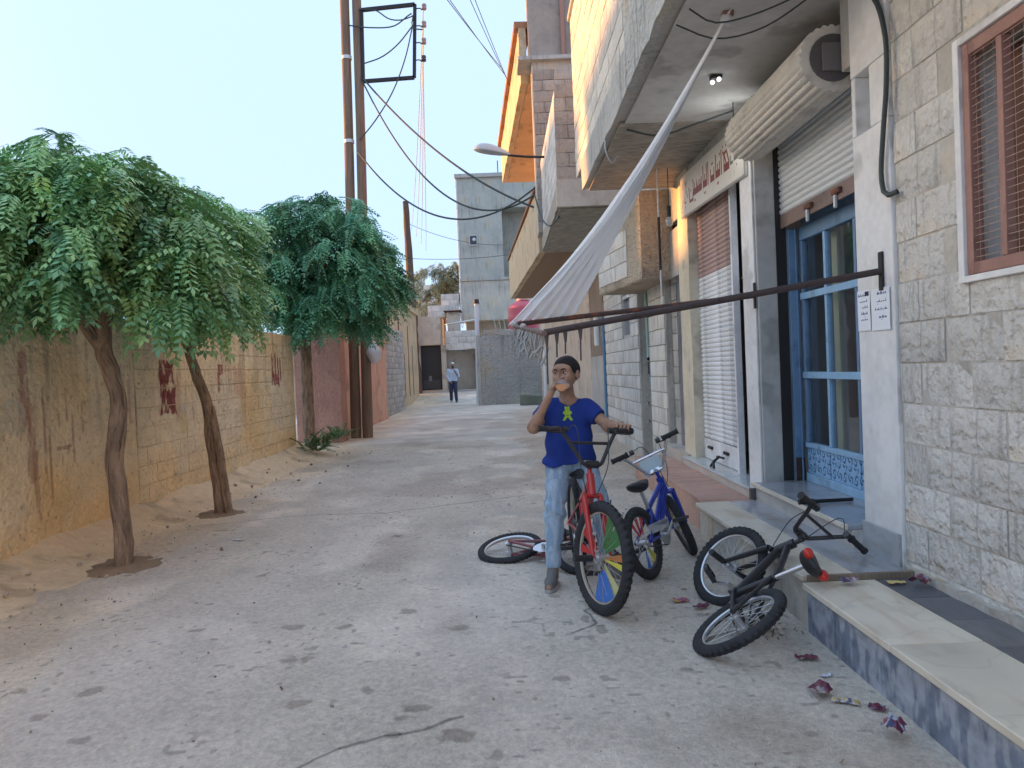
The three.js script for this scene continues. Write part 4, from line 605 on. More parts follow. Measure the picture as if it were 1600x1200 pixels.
// ---------------------------------------------------------------- poles and wires
const mPole = M('weathered pole wood', [0.32, 0.23, 0.175], { map: T.wood, bump: T.wood, bs: 0.01, rough: 0.95 });
const mWire = M('dark cable', [0.045, 0.06, 0.06], { rough: 0.6 }), mAlu = M('bare conductor', [0.6, 0.64, 0.68], { rough: 0.4, metal: 0.4 });
const wood = (pts, rad, per = 6) => limbG(pts.map((p) => V(...p)), rad, 14, per, 0.05);
{
  const a = thing('utility_pole', 'plain one of the paired wooden poles, with steel bands and no frame', 'pole', [-3.25, 0, -16.8]); mesh('shaft', wood([[0, -0.05, 0], [0.05, 3, 0], [0.12, 6, 0], [0.2, 11, 0]], [0.115, 0.108, 0.102, 0.095]), mPole, a);
  for (const y of [6.4, 8.2]) mesh('steel_band', cylG(V(0.13 + (y - 6) * 0.016, y, 0), V(0.13 + (y - 6) * 0.016, y + 0.07, 0), 0.112, 0.112, 16), mGalv, a);
  const b = thing('utility_pole', 'paired wooden pole carrying the black cable frame with four insulators', 'pole', [-2.99, 0, -16.75]); mesh('shaft', wood([[0, -0.05, 0], [0.06, 3, 0], [0.13, 6, 0], [0.21, 11, 0]], [0.115, 0.108, 0.102, 0.095]), mPole, b);
  const fr = (x0, y0, x1, y1) => boxBar(V(x0, y0, 0.06), V(x1, y1, 0.06), 0.035);
  function boxBar(p, q, r) { const d = q.clone().sub(p), g = new THREE.BoxGeometry(r * 2, d.length(), r * 2); g.translate(0, d.length() / 2, 0); g.applyQuaternion(new THREE.Quaternion().setFromUnitVectors(V(0, 1, 0), d.normalize())); g.translate(p.x, p.y, p.z); return g; }
  for (const s of [[0.29, 9.2, 1.44, 9.28], [0.29, 9.2, 0.26, 7.68], [1.44, 9.28, 1.36, 7.72], [0.26, 7.68, 1.36, 7.72]]) mesh('frame_bar', fr(...s), mBlack, b);
  for (const [i, y] of [9.22, 8.85, 8.49, 8.12].entries()) { const x = 1.44 - (9.28 - y) * 0.05; mesh('insulator_bracket', tubeG([V(x, y - 0.03, 0.06), V(x + 0.12, y - 0.03, 0.06), V(x + 0.15, y - 0.06, 0.06), V(x + 0.19, y, 0.06)], 0.013), mBlack, b); const L = new THREE.LatheGeometry([[0, -0.07], [0.045, -0.06], [0.055, -0.02], [0.035, 0], [0.055, 0.02], [0.045, 0.06], [0, 0.07]].map((p) => new THREE.Vector2(...p)), 14); L.translate(x + 0.2, y, 0.06); mesh('insulator', L, M('insulator porcelain', i === 3 ? [0.05, 0.04, 0.04] : [0.38, 0.24, 0.2], { rough: 0.25 }), b); }
  const o = thing('timber_pole', 'rough dark timber pole leaning beside the tan house', 'pole', [-4.2, 0.05, -37.2]); mesh('shaft', limbG([[0.06, -0.1, 0], [-0.02, 2.5, 0], [-0.03, 5, 0], [-0.12, 9.6, 0]].map((p) => V(...p)), [0.3, 0.24, 0.2, 0.15], 9, 8, 0.25), M('split timber', [0.2, 0.13, 0.1], { map: T.wood, bump: T.barkb, bs: 0.02 }), o);
}
const sag = (a, b, s, n = 10) => { const out = []; for (let i = 0; i <= n; i++) { const t = i / n, p = V(...a).lerp(V(...b), t); p.y -= s * 4 * t * (1 - t); out.push(p); } return out; };
function wire(name, label, pts, r, m = mWire, group) { const g = tubeG(pts, r, pts.length * 3, 6); tag(mesh(name, g, m), label, 'cable', group); }
{
  for (let i = 0; i < 4; i++) { const y = 9.22 - i * 0.367, x = -1.37 - i * 0.02; wire('overhead_line', 'pale bare conductor of the four running along the street from insulators to far pole', sag([x, y, -16.7], [-4.1 + i * 0.22, 8.3 - i * 0.35, -37.2], 0.5), 0.012, mAlu, 'bare conductors running to the far timber pole'); }
  for (let i = 0; i < 4; i++) wire('overhead_line', 'thin line strung across the street to the terracotta coping', sag([0.3 + 0.06 * i, 8.33 - 0.02 * i, -18 - 0.3 * i], [[-3.4, -3.15, -1.95, -1.7][i], 6.3, 1], 0.25), 0.007, mWire, 'thin lines to the terracotta coping');
  const top = V(-2.72, 7.7, -16.65);
  wire('service_cable', 'dark cable sagging from the cable frame straight to the block balcony', sag([-2.72, 7.72, -16.65], [0.7, 4.32, -14.2], 0.35), 0.02); wire('service_cable', 'dark cable sagging deepest from the cable frame to the block balcony', sag([-2.74, 7.66, -16.65], [0.72, 4.5, -14], 1.2), 0.018); wire('service_cable', 'dark cable leaving the pole low and sagging to the block balcony', sag([-2.9, 6.15, -16.6], [0.72, 4.6, -13.9], 0.95), 0.018);
  wire('frame_cable', 'slack cable looping inside the upper part of the black cable frame', [V(-2.75, 9.2, -16.65), V(-2.4, 9.15, -16.6), V(-2.1, 8.95, -16.6), V(-1.85, 8.92, -16.6), V(-1.58, 9.0, -16.6)], 0.014);
  wire('frame_cable', 'cable crossing the black cable frame from the band to the insulators', [V(-3.0, 8.85, -16.6), V(-2.5, 8.78, -16.6), V(-2.0, 8.8, -16.6), V(-1.6, 9.05, -16.6), V(-1.62, 8.75, -16.6), V(-1.4, 8.7, -16.6)], 0.014);
  wire('frame_cable', 'cable rising diagonally through the middle of the black cable frame', [V(-2.7, 8.02, -16.6), V(-2.3, 8.15, -16.6), V(-1.95, 8.4, -16.6), V(-1.6, 8.8, -16.6)], 0.014);
  wire('frame_cable', 'cable falling from the insulators behind the frame to the pole below', [V(-1.62, 8.75, -16.6), V(-1.8, 8.1, -16.6), V(-2.1, 7.4, -16.6), V(-2.5, 6.8, -16.6), V(-2.85, 6.4, -16.6)], 0.014);
  wire('far_cable', 'thin cable between the timber pole and the two storey far house', sag([-4.3, 8.6, -37.1], [0.4, 7.6, -38.6], 0.3), 0.012); wire('far_cable', 'lower thin cable reaching the far house past the olive tree', sag([-4.3, 6.9, -37.1], [2, 6.9, -36], 0.2), 0.012);
}
// ---------------------------------------------------------------- end of the street
const mFar = M('greenish grey render', [0.5, 0.52, 0.47], { map: T.dirty, bump: T.rough, bs: 0.006 }), mFarL = M('pale lower render', [0.6, 0.58, 0.5], { map: T.dirty, bump: T.rough, bs: 0.006 });
{
  const t = thing('two_storey_house', 'two storey grey green house with dark loggia at the end of the street', 'building', [0, 0, -42]); const b = (n, p, m, ...a) => box(n, p, m, ...a, 0.02), Z = -39;
  b('wall', t, mFar, -1.9, 0.3, 6.05, 11.1, Z - 6, Z); b('wall', t, mFar, 0.301, 3.5, 9.55, 11.1, Z - 6, Z + 0.001); b('wall', t, mFar, 2.2, 3.5, 6.05, 9.549, Z - 6, Z - 0.001); b('loggia_back', t, mFar, 0.301, 2.199, 6.05, 9.549, Z - 6, Z - 1.3); b('cornice', t, mConc, -2.02, 3.6, 11.101, 11.3, Z - 6.1, Z + 0.15); b('floor_band', t, mConc, -1.97, 3.55, 5.9, 6.049, Z - 6, Z + 0.12);
  b('wall', t, mFarL, -1.9, 3.5, 3.9, 5.899, Z - 6, Z + 0.05); b('edge_strip', t, mWhite, -1.99, -1.901, 3.8, 11.1, Z - 0.3, Z + 0.02); b('ground_wall', t, mFarL, -1.8, 3.5, 0.4, 3.899, Z - 6, Z - 1.2); b('column', t, mFarL, 0.6, 1.0, 0.4, 3.899, Z - 0.6, Z - 0.1);
  const w = part('window', t); b('frame', w, mGreyP, -1.42, -0.97, 7.68, 8.24, Z + 0.002, Z + 0.06); b('pane', w, M('dark glass', [0.04, 0.05, 0.06], { rough: 0.15 }), -1.36, -1.03, 7.74, 8.18, Z + 0.061, Z + 0.066); const l = new THREE.SphereGeometry(0.09, 10, 8); l.translate(-1.15, 7.98, 42 + Z + 0.12); mesh('fan_disc', l, mGalv, w);
  const an = cylG(V(0.2, 11.3, 0.5 + 42 - 42), V(0.2, 12.6, 0.5), 0.03, 0.03, 6); mesh('aerial', an, mBlack, t);
}
{
  const mB2 = M('beige render', [0.6, 0.55, 0.46], { map: T.plaster, bump: T.rough, bs: 0.006 }), t = thing('low_house', 'low beige house with black metal door and stepped white block parapet', 'building', [-3.2, 0.45, -38]); const b = (n, p, m, ...a) => box(n, p, m, ...a, 0.015);
  b('wall', t, mB2, -4.05, -2.95, 2.7, 4.1, -40, -37.6); b('jamb', t, mB2, -4.3, -3.98, 0.4, 4.1, -40, -37.61); b('jamb', t, mB2, -2.96, -2.72, 0.4, 2.699, -40, -37.61); const d = part('door', t); b('leaf', d, M('black door', [0.03, 0.035, 0.04], { rough: 0.5 }), -3.979, -2.961, 0.5, 2.69, -37.95, -37.85); b('grille', d, M('dark grille', [0.06, 0.065, 0.07], { rough: 0.5 }), -3.9, -3.05, 0.55, 1.0, -37.849, -37.83); b('hatch', d, M('grey hatch', [0.2, 0.2, 0.2], {}), -3.62, -3.48, 0.95, 1.2, -37.829, -37.82);
  const blk = (x0, x1, y0, y1, z, s) => { box('mortar_core', t, mMortar, x0, x1, y0, y1, z - 0.3, z - 0.03, 0); blocks(t, mPale, V(x0, y0, z - 0.03), V(1, 0, 0), V(0, 0, 1), x1 - x0, y1 - y0, { seed: s, bw: 0.42, bh: 0.3, d: 0.03 }); };
  blk(-2.71, -1.15, 2.45, 3.35, -37.4, 81); blk(-3.6, -2.2, 4.1, 4.7, -38.4, 82); blk(-2.95, -2.05, 4.1, 5.3, -38.9, 83); b('wall', t, M('smooth grey beige render', [0.4, 0.385, 0.33], { map: T.plaster }), -2.72, -1.3, 0.4, 2.449, -38.2, -38); b('jamb', t, mB2, -1.29, -1.1, 0.4, 2.449, -38.2, -37.5); b('coop', t, mB2, -2.6, -2.0, 3.36, 4.3, -38.6, -37.8); b('coop_roof', t, M('rusty sheet', [0.3, 0.2, 0.15], { map: T.rust }), -2.75, -1.9, 4.301, 4.36, -38.7, -37.6); b('step', t, mConc, -4.0, -1.1, 0.3, 0.47, -38, -37.2);
}
{
  const t = thing('grey_wall', 'grey cement rendered yard wall at the bend of the street', 'wall', [0.4, 0, -30]); rbox('wall', t, M('patched cement render', [0.44, 0.445, 0.42], { map: sized(T.dirty, 3.4), bump: sized(T.rough, 1.6), bs: 0.05, rough: 1 }), -0.85, 2.2, -0.05, 2.72, -30.4, -30, 0.15, 0.03, 1.6, 91); rbox('edge_pier', t, mConc, -0.98, -0.851, -0.05, 2.74, -30.38, -29.98, 0.12, 0.012, 3, 92);
  rbox('rubble', t, mGrB[1], -0.7, 1.6, 2.73, 2.92, -30.35, -30.1, 0.1, 0.05, 5, 93);
  const p = thing('lamp_post', 'slim pale painted post standing in front of the low house', 'post', [-1.02, 0, -31.5]); mesh('shaft', cylG(V(0, -0.02, 0), V(0.07, 4.1, 0), 0.1, 0.09, 14), M('pale blue grey paint', [0.66, 0.7, 0.74], { rough: 0.5 }), p); mesh('cap', cylG(V(0.07, 4.1, 0), V(0.07, 4.28, 0), 0.13, 0.1, 14), mBlack, p); mesh('side_arm', cylG(V(0.02, 3.45, 0), V(-1.6, 3.6, -5), 0.04, 0.04, 8), mGalv, p);
  const k = thing('water_tank', 'pink red ribbed plastic water tank above the grey yard wall', 'tank', [0.95, 2.3, -31.2]); const pr = []; for (let i = 0; i <= 24; i++) { const y = i / 24 * 1.7; pr.push(new THREE.Vector2(0.62 + 0.018 * (i % 8 === 0 ? 1 : 0) - (i > 22 ? 0.08 * (i - 22) : 0), y)); } pr.push(new THREE.Vector2(0.2, 1.82), new THREE.Vector2(0, 1.82)); mesh('barrel', new THREE.LatheGeometry(pr, 32), M('red plastic', [0.55, 0.11, 0.15], { rough: 0.45 }), k); const lid = new THREE.CylinderGeometry(0.24, 0.26, 0.1, 20); lid.translate(0, 1.87, 0); mesh('lid', lid, M('faded red plastic', [0.6, 0.3, 0.3], { rough: 0.5 }), k); mesh('stand', boxG(-0.6, 0.6, -2.35, -0.005, -0.5, 0.5, 0.02), mGrB[0], k);
  for (let i = 0; i < 3; i++) tag(mesh('rebar_rod', cylG(V(-0.15 + i * 0.18, 2.8, -30.2), V(-0.42 + i * 0.2, 4.2 + 0.05 * i, -30.2), 0.018, 0.018, 6), M('pale green rod', [0.45, 0.55, 0.48], {})), 'thin pale green rod of the bundle rising from the grey wall', 'rod', 'rods on the grey wall');
  const s = thing('stone_heap', 'mossy stone lying at the foot of the grey wall', 'stone', [1.15, 0, -28.6]); mesh('stone', roughG(-0.55, 0.5, -0.05, 0.35, -0.3, 0.3, 0.12, 0.1, 2, 95), M('mossy stone', [0.24, 0.27, 0.22], { map: T.dirty, bump: T.rough, bs: 0.02 }), s);
}
// pale olive behind the low house
tree('olive_tree', 'silvery pale olive tree rising behind the low house', null, [-3.2, 0.4, -43], [[[[0, 0, 0], [0.1, 2, 0], [0, 4, 0]], [0.2, 0.16, 0.1]]], [[[0, 5.0, 0], [2.3, 2.1, 1.6], 150, [0, 3.5, 0]], [[0.9, 5.8, 0], [1.2, 1.3, 1.2], 70, [0, 4, 0]]], 57, 9, [[0.22, 0.3, 0.24], [0.42, 0.45, 0.26]], 1.5);
{ const t = thing('distant_house', 'distant pale house seen past the timber pole', 'building', [-7, 0, -60]); box('wall', t, mPale[0], -9, -4.6, 0, 8.2, -64, -60, 0.02); box('roof_box', t, mPale[1], -7.2, -6, 8.201, 9.2, -63, -61, 0.02); }
// weeds at the foot of the third tree
{ const q = rngOf(97); for (const [x, z, s, lb] of [[-3.3, -13.3, 0.3, 'tuft of green weeds at the foot of the grey tree trunk'], [-3.35, -15.4, 0.34, 'tuft of green weeds before the salmon pillar']]) { const t = thing('weed', lb, 'plant', [x, 0.08, z]); const im = new THREE.InstancedMesh(LEAF, mLeaf, 40), o = new THREE.Object3D(); for (let i = 0; i < 40; i++) { const a = q() * 6.28; o.position.set((q() - 0.5) * s, q() * 0.12, (q() - 0.5) * s); o.rotation.set(-0.3 - q(), a, 0, 'YXZ'); o.scale.setScalar(0.5 + 0.6 * q()); o.updateMatrix(); im.setMatrixAt(i, o.matrix); im.setColorAt(i, new THREE.Color().setRGB(0.05 + 0.05 * q(), 0.12 + 0.08 * q(), 0.04)); } add(im, 'leaves', t); im.userData.kind = 'stuff'; } }
// ---------------------------------------------------------------- awning, lamps and loose things on the shop front
{
  const t = thing('awning', 'folded white cloth awning tied to two iron arms sticking out over the street', 'awning', [1.99, 1.8, -5]); const L = (x, y, z) => V(x - 1.99, y - 1.8, z + 5);
  const arm = (n, a, b, r, m) => { const g = cylG(L(...a), L(...b), r, r, 10); mesh(n, uvm(g), m, t); };
  arm('arm', [1.985, 1.78, -3.97], [0.225, 1.535, -4.0], 0.018, M('dark painted pipe', [0.07, 0.05, 0.048], { rough: 0.7, map: sized(T.plaster, 0.4) })); arm('arm', [1.985, 1.845, -5.96], [0.11, 1.70, -6.0], 0.02, mRust);
  arm('front_bar', [0.105, 1.69, -6.05], [0.225, 1.53, -3.98], 0.015, M('flaking brown pipe', [0.2, 0.13, 0.11], { rough: 0.8, map: sized(T.plaster, 0.3) }));
  for (const [z, y] of [[-3.97, 1.78], [-5.96, 1.845]]) { const g = boxG(-0.012, 0.0, y - 1.8 - 0.1, y - 1.8 + 0.1, z + 5 - 0.02, z + 5 + 0.02, 0.003); mesh('wall_plate', g, mBlack, t); }
  // cloth gathered from the hook to the front bar
  const A = L(1.4, 3.37, -4.5), nu = 40, nv = 60, pos = [], idx = [], uv = [];
  for (let j = 0; j <= nv; j++) for (let i = 0; i <= nu; i++) {
    const v = j / nv, u = i / nu - 0.5, w = Math.pow(v, 1.05), e = L(lerp(0.6, 0.09, u + 0.5), lerp(1.755, 1.715, u + 0.5), lerp(-5.97, -5.99, u + 0.5));
    const sp = lerp(0.03, 1, Math.pow(v, 0.8)); const c = L(0.33, 1.735, -5.98), b = c.clone().lerp(e, sp * (0.82 + 0.18 * v));
    const p = A.clone().lerp(b, w), fold = (0.012 + 0.045 * v) * Math.sin(u * 34 + 3 * fbm(u * 4 + 3, v * 3, 2, 0, 501)) + 0.03 * v * (fbm(u * 9, v * 6, 3, 0, 503) - 0.5); p.x += fold; p.y -= 0.1 * Math.sin(v * Math.PI) - fold * 0.4; p.z += fold * 1.5; p.z += u * 0.1 * (1 - v);
    pos.push(p.x, p.y, p.z); uv.push(u * 1.2, v * 2.4);
  }
  for (let j = 0; j < nv; j++) for (let i = 0; i < nu; i++) { const a = j * (nu + 1) + i, b = a + nu + 1; idx.push(a, b, a + 1, b, b + 1, a + 1); }
  const g = new THREE.BufferGeometry(); g.setAttribute('position', new THREE.Float32BufferAttribute(pos, 3)); g.setAttribute('uv', new THREE.Float32BufferAttribute(uv, 2)); g.setIndex(idx); g.computeVertexNormals();
  const mCloth = M('white sheeting', [0.93, 0.93, 0.92], { rough: 0.75, bump: sized(T.fine, 0.1), bs: 0.0008, transmission: 0.2, thickness: 0 }); mCloth.transmission = 0.4; mesh('cloth', g, mCloth, t);
  // frayed shreds hanging from the bar, and knots
  const q = rngOf(61), fr = []; for (let i = 0; i < 46; i++) { const k = q(), s = L(lerp(0.225, 0.105, k), lerp(1.53, 1.69, k), lerp(-3.95, -6.0, k)), l = 0.05 + 0.16 * q(); fr.push(tubeG([s, V(s.x + (q() - 0.5) * 0.06, s.y - l * 0.5, s.z + (q() - 0.5) * 0.06), V(s.x + (q() - 0.5) * 0.1, s.y - l, s.z + (q() - 0.5) * 0.1)], 0.004 + 0.004 * q(), 6, 4)); }
  mesh('frayed_edge', merge(fr), M('grubby rag', [0.42, 0.4, 0.37], { rough: 1 }), t).userData.kind = 'stuff';
  for (const [k, s] of [[0.6, 0.03], [0.97, 0.035]]) { const c = L(lerp(0.225, 0.105, k), lerp(1.54, 1.7, k), lerp(-3.95, -6.0, k)), h = new THREE.IcosahedronGeometry(s, 2), p = h.attributes.position; for (let i = 0; i < p.count; i++) { const f = 1 + 0.7 * n3(p.getX(i) * 30, p.getY(i) * 30, p.getZ(i) * 30, 9); p.setXYZ(i, p.getX(i) * f * 0.8, p.getY(i) * f * 0.7, p.getZ(i) * f * 1.5); } h.computeVertexNormals(); h.translate(c.x, c.y, c.z); mesh('cloth_knot', h, M('grubby cloth', [0.5, 0.48, 0.45], { rough: 1 }), t); }
  for (const [x, l] of [[0.237, 0.25], [0.29, 0.12], [0.335, 0.11], [0.414, 0.16]]) { const y = 1.535 + (x - 0.225) * 0.139 - 0.02; mesh('hanging_strap', merge([cylG(L(x, y, -4.0), L(x - 0.003, y - l, -4.0), 0.005, 0.005, 6), cylG(L(x, y + 0.01, -4.0), L(x, y - 0.05, -4.0), 0.013, 0.006, 8)]), M('dark strap', [0.09, 0.08, 0.08], { rough: 0.8 }), t); }
  const hk = merge([cylG(L(1.4, 3.4, -4.5), L(1.4, 3.3, -4.5), 0.012, 0.012, 8), (() => { const s = new THREE.SphereGeometry(0.035, 12, 8); s.translate(...L(1.39, 3.34, -4.5).toArray()); return s; })()]); mesh('ceiling_hook', hk, mGalv, t); mesh('hook_block', boxG(-0.62, -0.56, 1.55, 1.6, 0.47, 0.53, 0.006), M('brown block', [0.24, 0.13, 0.1], {}), t);
}
// lit bulb in front of the sign
{
  const t = thing('light_bulb', 'lit white globe bulb hanging before the red lettered sign', 'lamp', [1.9, 3.13, -6.06]); const gl = new THREE.MeshStandardMaterial({ color: 0xffffff, emissive: new THREE.Color(0.95, 0.98, 1), emissiveIntensity: 0.4, roughness: 0.3 }); gl.name = 'glowing globe';
  const s = new THREE.SphereGeometry(0.042, 20, 14); s.scale(1, 0.9, 1); mesh('bulb_globe', s, gl, t); mesh('socket', cylG(V(0, 0.03, 0), V(0, 0.12, 0), 0.02, 0.017, 12), mWhite, t); mesh('flex', cylG(V(0, 0.12, 0), V(0, 0.26, 0), 0.004, 0.004, 6), mWire, t);
  const l = new THREE.PointLight(new THREE.Color(0.95, 0.98, 1), 0.03); l.position.set(-0.06, -0.01, 0.03); l.shadow.radius = 2; l.castShadow = true; t.add(l);
  const u = thing('spot_fitting', 'small lit twin spot fitting on the painted soffit', 'lamp', [1.6, 3.35, -5.47]); mesh('clip', boxG(-0.04, 0.04, -0.005, 0.025, -0.03, 0.03, 0.006), mBlack, u); const g2 = gl.clone(); g2.name = 'glowing spot'; for (const [x, z] of [[0.012, 0.035], [-0.02, -0.02]]) { const h = new THREE.SphereGeometry(0.016, 12, 8); h.translate(x, -0.016, z); mesh('lamp_lens', h, g2, u); }
  const l2 = new THREE.PointLight(new THREE.Color(0.95, 0.98, 1), 0.002); l2.position.set(0, -0.06, 0); l2.castShadow = true; u.add(l2);
  const c = thing('light_bulb', 'unlit clear bulb hanging beside the cream post', 'lamp', [1.8, 2.82, -8.0]); const cs = new THREE.SphereGeometry(0.04, 16, 12); cs.scale(1, 1.35, 1); mesh('bulb_glass', cs, M('clear bulb glass', [0.85, 0.87, 0.88], { rough: 0.08, transmission: 0.7, thickness: 0 }), c); mesh('socket', cylG(V(0, 0.05, 0), V(0, 0.16, 0), 0.022, 0.022, 12), mBlack, c); mesh('flex', cylG(V(0, 0.16, 0), V(0, 0.56, 0), 0.005, 0.005, 6), mWire, c);
  const r = thing('awning_crank_rod', 'thin vertical crank rod hanging under the balcony', 'rod', [1.69, 3.37, -8.0]); mesh('rod', cylG(V(0, 0, 0), V(0, -0.55, 0), 0.008, 0.008, 6), mGalv, r); mesh('sleeve', cylG(V(0, -0.5, 0), V(0, -1.05, 0), 0.014, 0.014, 8), mBlack, r); mesh('rod', cylG(V(0, -1.0, 0), V(0, -1.45, 0), 0.008, 0.008, 6), mGalv, r);
}
// cables on the facade
{
  wire('wall_cable', 'thick black cable bent down the edge of the white pillar', [V(1.75, 3.39, -3.98), V(1.95, 3.2, -3.93), V(1.965, 2.95, -3.82), V(1.966, 2.7, -3.82), V(1.966, 2.45, -3.87), V(1.966, 2.25, -3.9), V(1.965, 2.16, -3.87), V(1.97, 2.14, -3.82), V(1.99, 2.15, -3.79)], 0.013);
  wire('soffit_cable', 'slack cable drooping along the soffit past the awning hook', [V(1.15, 3.36, -4.4), V(1.3, 3.3, -4.45), V(1.5, 3.31, -4.4), V(1.8, 3.36, -4.2)], 0.005); wire('soffit_cable', 'second slack cable drooping under the soffit', [V(1.12, 3.36, -4.6), V(1.35, 3.27, -4.6), V(1.6, 3.28, -4.5), V(1.85, 3.37, -4.2)], 0.005);
  wire('soffit_cable', 'cable drooping from the soffit boards to the shutter drum', [V(1.15, 3.36, -6.6), V(1.4, 3.27, -6.5), V(1.65, 3.29, -6.3), V(1.95, 3.36, -6.2)], 0.008); wire('soffit_cable', 'pale frayed cable end hanging off the balcony edge', [V(1.03, 3.5, -7.0), V(1.02, 3.3, -7.0), V(1.08, 3.2, -7.05), V(1.15, 3.28, -7.1)], 0.006, mAlu);
  wire('house_cable', 'black cable hanging down the block balcony corner', [V(0.72, 4.5, -14), V(0.78, 4.0, -13.4), V(0.86, 3.6, -12.2), V(0.95, 3.62, -11.6)], 0.014);
}
// papers on the pillar
{
  const paper = (name, label, z0, z1, y0, y1, head, seed) => {
    const c = document.createElement('canvas'); c.width = 160; c.height = 200; const k = c.getContext('2d'), q = rngOf(seed); k.fillStyle = '#e9eef4'; k.fillRect(0, 0, 160, 200); k.strokeStyle = k.fillStyle = '#5c6c8c';
    for (let r = 0; r < head; r++) { const y = 26 + r * (150 / head); k.lineWidth = r % 3 === 0 ? 8 : 5; let x = 140 - 14 * q(); const end = 20 + 50 * q(); k.beginPath(); while (x > end) { const w = 8 + 16 * q(); k.moveTo(x, y); k.lineTo(x - w, y); if (q() < 0.5) { k.moveTo(x - w * 0.5, y); k.lineTo(x - w * 0.5, y - 10); } x -= w + 5; } k.stroke(); if (q() < 0.6) k.fillRect(40 + 60 * q(), y + 9, 5, 5); }
    if (seed === 3) { k.fillStyle = '#27304a'; k.fillRect(96, 8, 50, 22); }
    const t = new THREE.CanvasTexture(c); t.colorSpace = THREE.SRGBColorSpace; t.magFilter = THREE.LinearFilter; const g = new THREE.PlaneGeometry(z1 - z0, y1 - y0, 6, 6), p = g.attributes.position; for (let i = 0; i < p.count; i++) p.setZ(i, 0.004 + 0.004 * vn(p.getX(i) * 20, p.getY(i) * 20, 0, seed)); g.computeVertexNormals(); g.rotateY(-Math.PI / 2);
    const m = mesh(name, g, M('printed paper', [1, 1, 1], { map: t, rough: 0.85 })); m.position.set(1.99, (y0 + y1) / 2, (z0 + z1) / 2); tag(m, label, 'notice');
  };
  paper('paper_notice', 'paper notice with a dark heading block pasted on the white pillar', -4.245, -4.1, 1.48, 1.7, 5, 3); paper('paper_notice', 'wider printed notice pasted nearer the pillar edge', -4.09, -3.89, 1.475, 1.695, 4, 5);
}
// street lamp on an arm from the block balcony
{
  const t = thing('street_lamp', 'grey cobra head street lamp on a thin arm from the block balcony', 'lamp', [0.88, 5.17, -13.9]); mesh('arm', tubeG([V(0.05, -0.02, 0), V(-0.3, 0.0, 0), V(-0.62, 0.04, 0)], 0.022), mBlack, t);
  const g = new THREE.SphereGeometry(1, 20, 12), p = g.attributes.position; for (let i = 0; i < p.count; i++) { const x = p.getX(i), y = p.getY(i), z = p.getZ(i); p.setXYZ(i, x * 0.34, (y > 0 ? y * 0.13 : y * 0.03) * (1 - 0.45 * x) + 0.03 * x, z * 0.15 * (1 - 0.3 * x)); } g.rotateZ(-0.28); g.computeVertexNormals(); g.translate(-0.9, 0.1, 0); mesh('lamp_head', g, M('grey lamp housing', [0.46, 0.48, 0.5], { rough: 0.5 }), t);
}
// white bag on the pole
{
  const g = new THREE.SphereGeometry(0.2, 20, 16), p = g.attributes.position; for (let i = 0; i < p.count; i++) { const x = p.getX(i), y = p.getY(i), z = p.getZ(i), f = 1 + 0.5 * n3(x * 12, y * 9, z * 12, 3); p.setXYZ(i, x * f * (y > 0 ? 1 - 3 * y * 0.9 : 1) * 0.8, y * 1.25, z * f * (y > 0 ? 1 - 3 * y * 0.9 : 1) * 0.8); } g.computeVertexNormals();
  const t = thing('plastic_bag', 'white plastic bag hanging on the utility pole', 'bag', [-2.75, 1.85, -16.62]); mesh('bag_body', g, M('white plastic', [0.7, 0.7, 0.74], { rough: 0.4 }), t); mesh('bag_handle', tubeG([V(0, 0.22, 0), V(-0.06, 0.36, 0), V(-0.1, 0.5, 0)], 0.016), M('white plastic strip', [0.7, 0.7, 0.74], { rough: 0.4 }), t);
}
// bars and scraps left on the thresholds
{
  const a = thing('iron_bar', 'black iron bar lying across the blue door threshold', 'bar', [2.08, 0.415, -4.95]); mesh('bar', cylG(V(-0.2, 0, 0.02), V(0.16, 0, 0.0), 0.012, 0.012, 8), mBlack, a); mesh('grip', cylG(V(-0.2, 0, 0.02), V(-0.1, 0, 0.015), 0.018, 0.018, 8), mBlack, a);
  const b = thing('shutter_lock', 'black lock bar leaning on the marble step below the white shutter', 'lock', [2.0, 0.345, -7.25]); mesh('bar', tubeG([V(-0.06, 0.005, 0.1), V(-0.03, 0.05, 0.0), V(0.04, 0.09, -0.06)], 0.012), mBlack, b); mesh('foot', cylG(V(-0.03, 0.06, 0), V(-0.05, 0.003, -0.05), 0.011, 0.011, 8), mBlack, b); mesh('cross_bar', cylG(V(0.04, 0.08, -0.14), V(0.04, 0.09, 0.08), 0.011, 0.011, 8), mBlack, b);
}

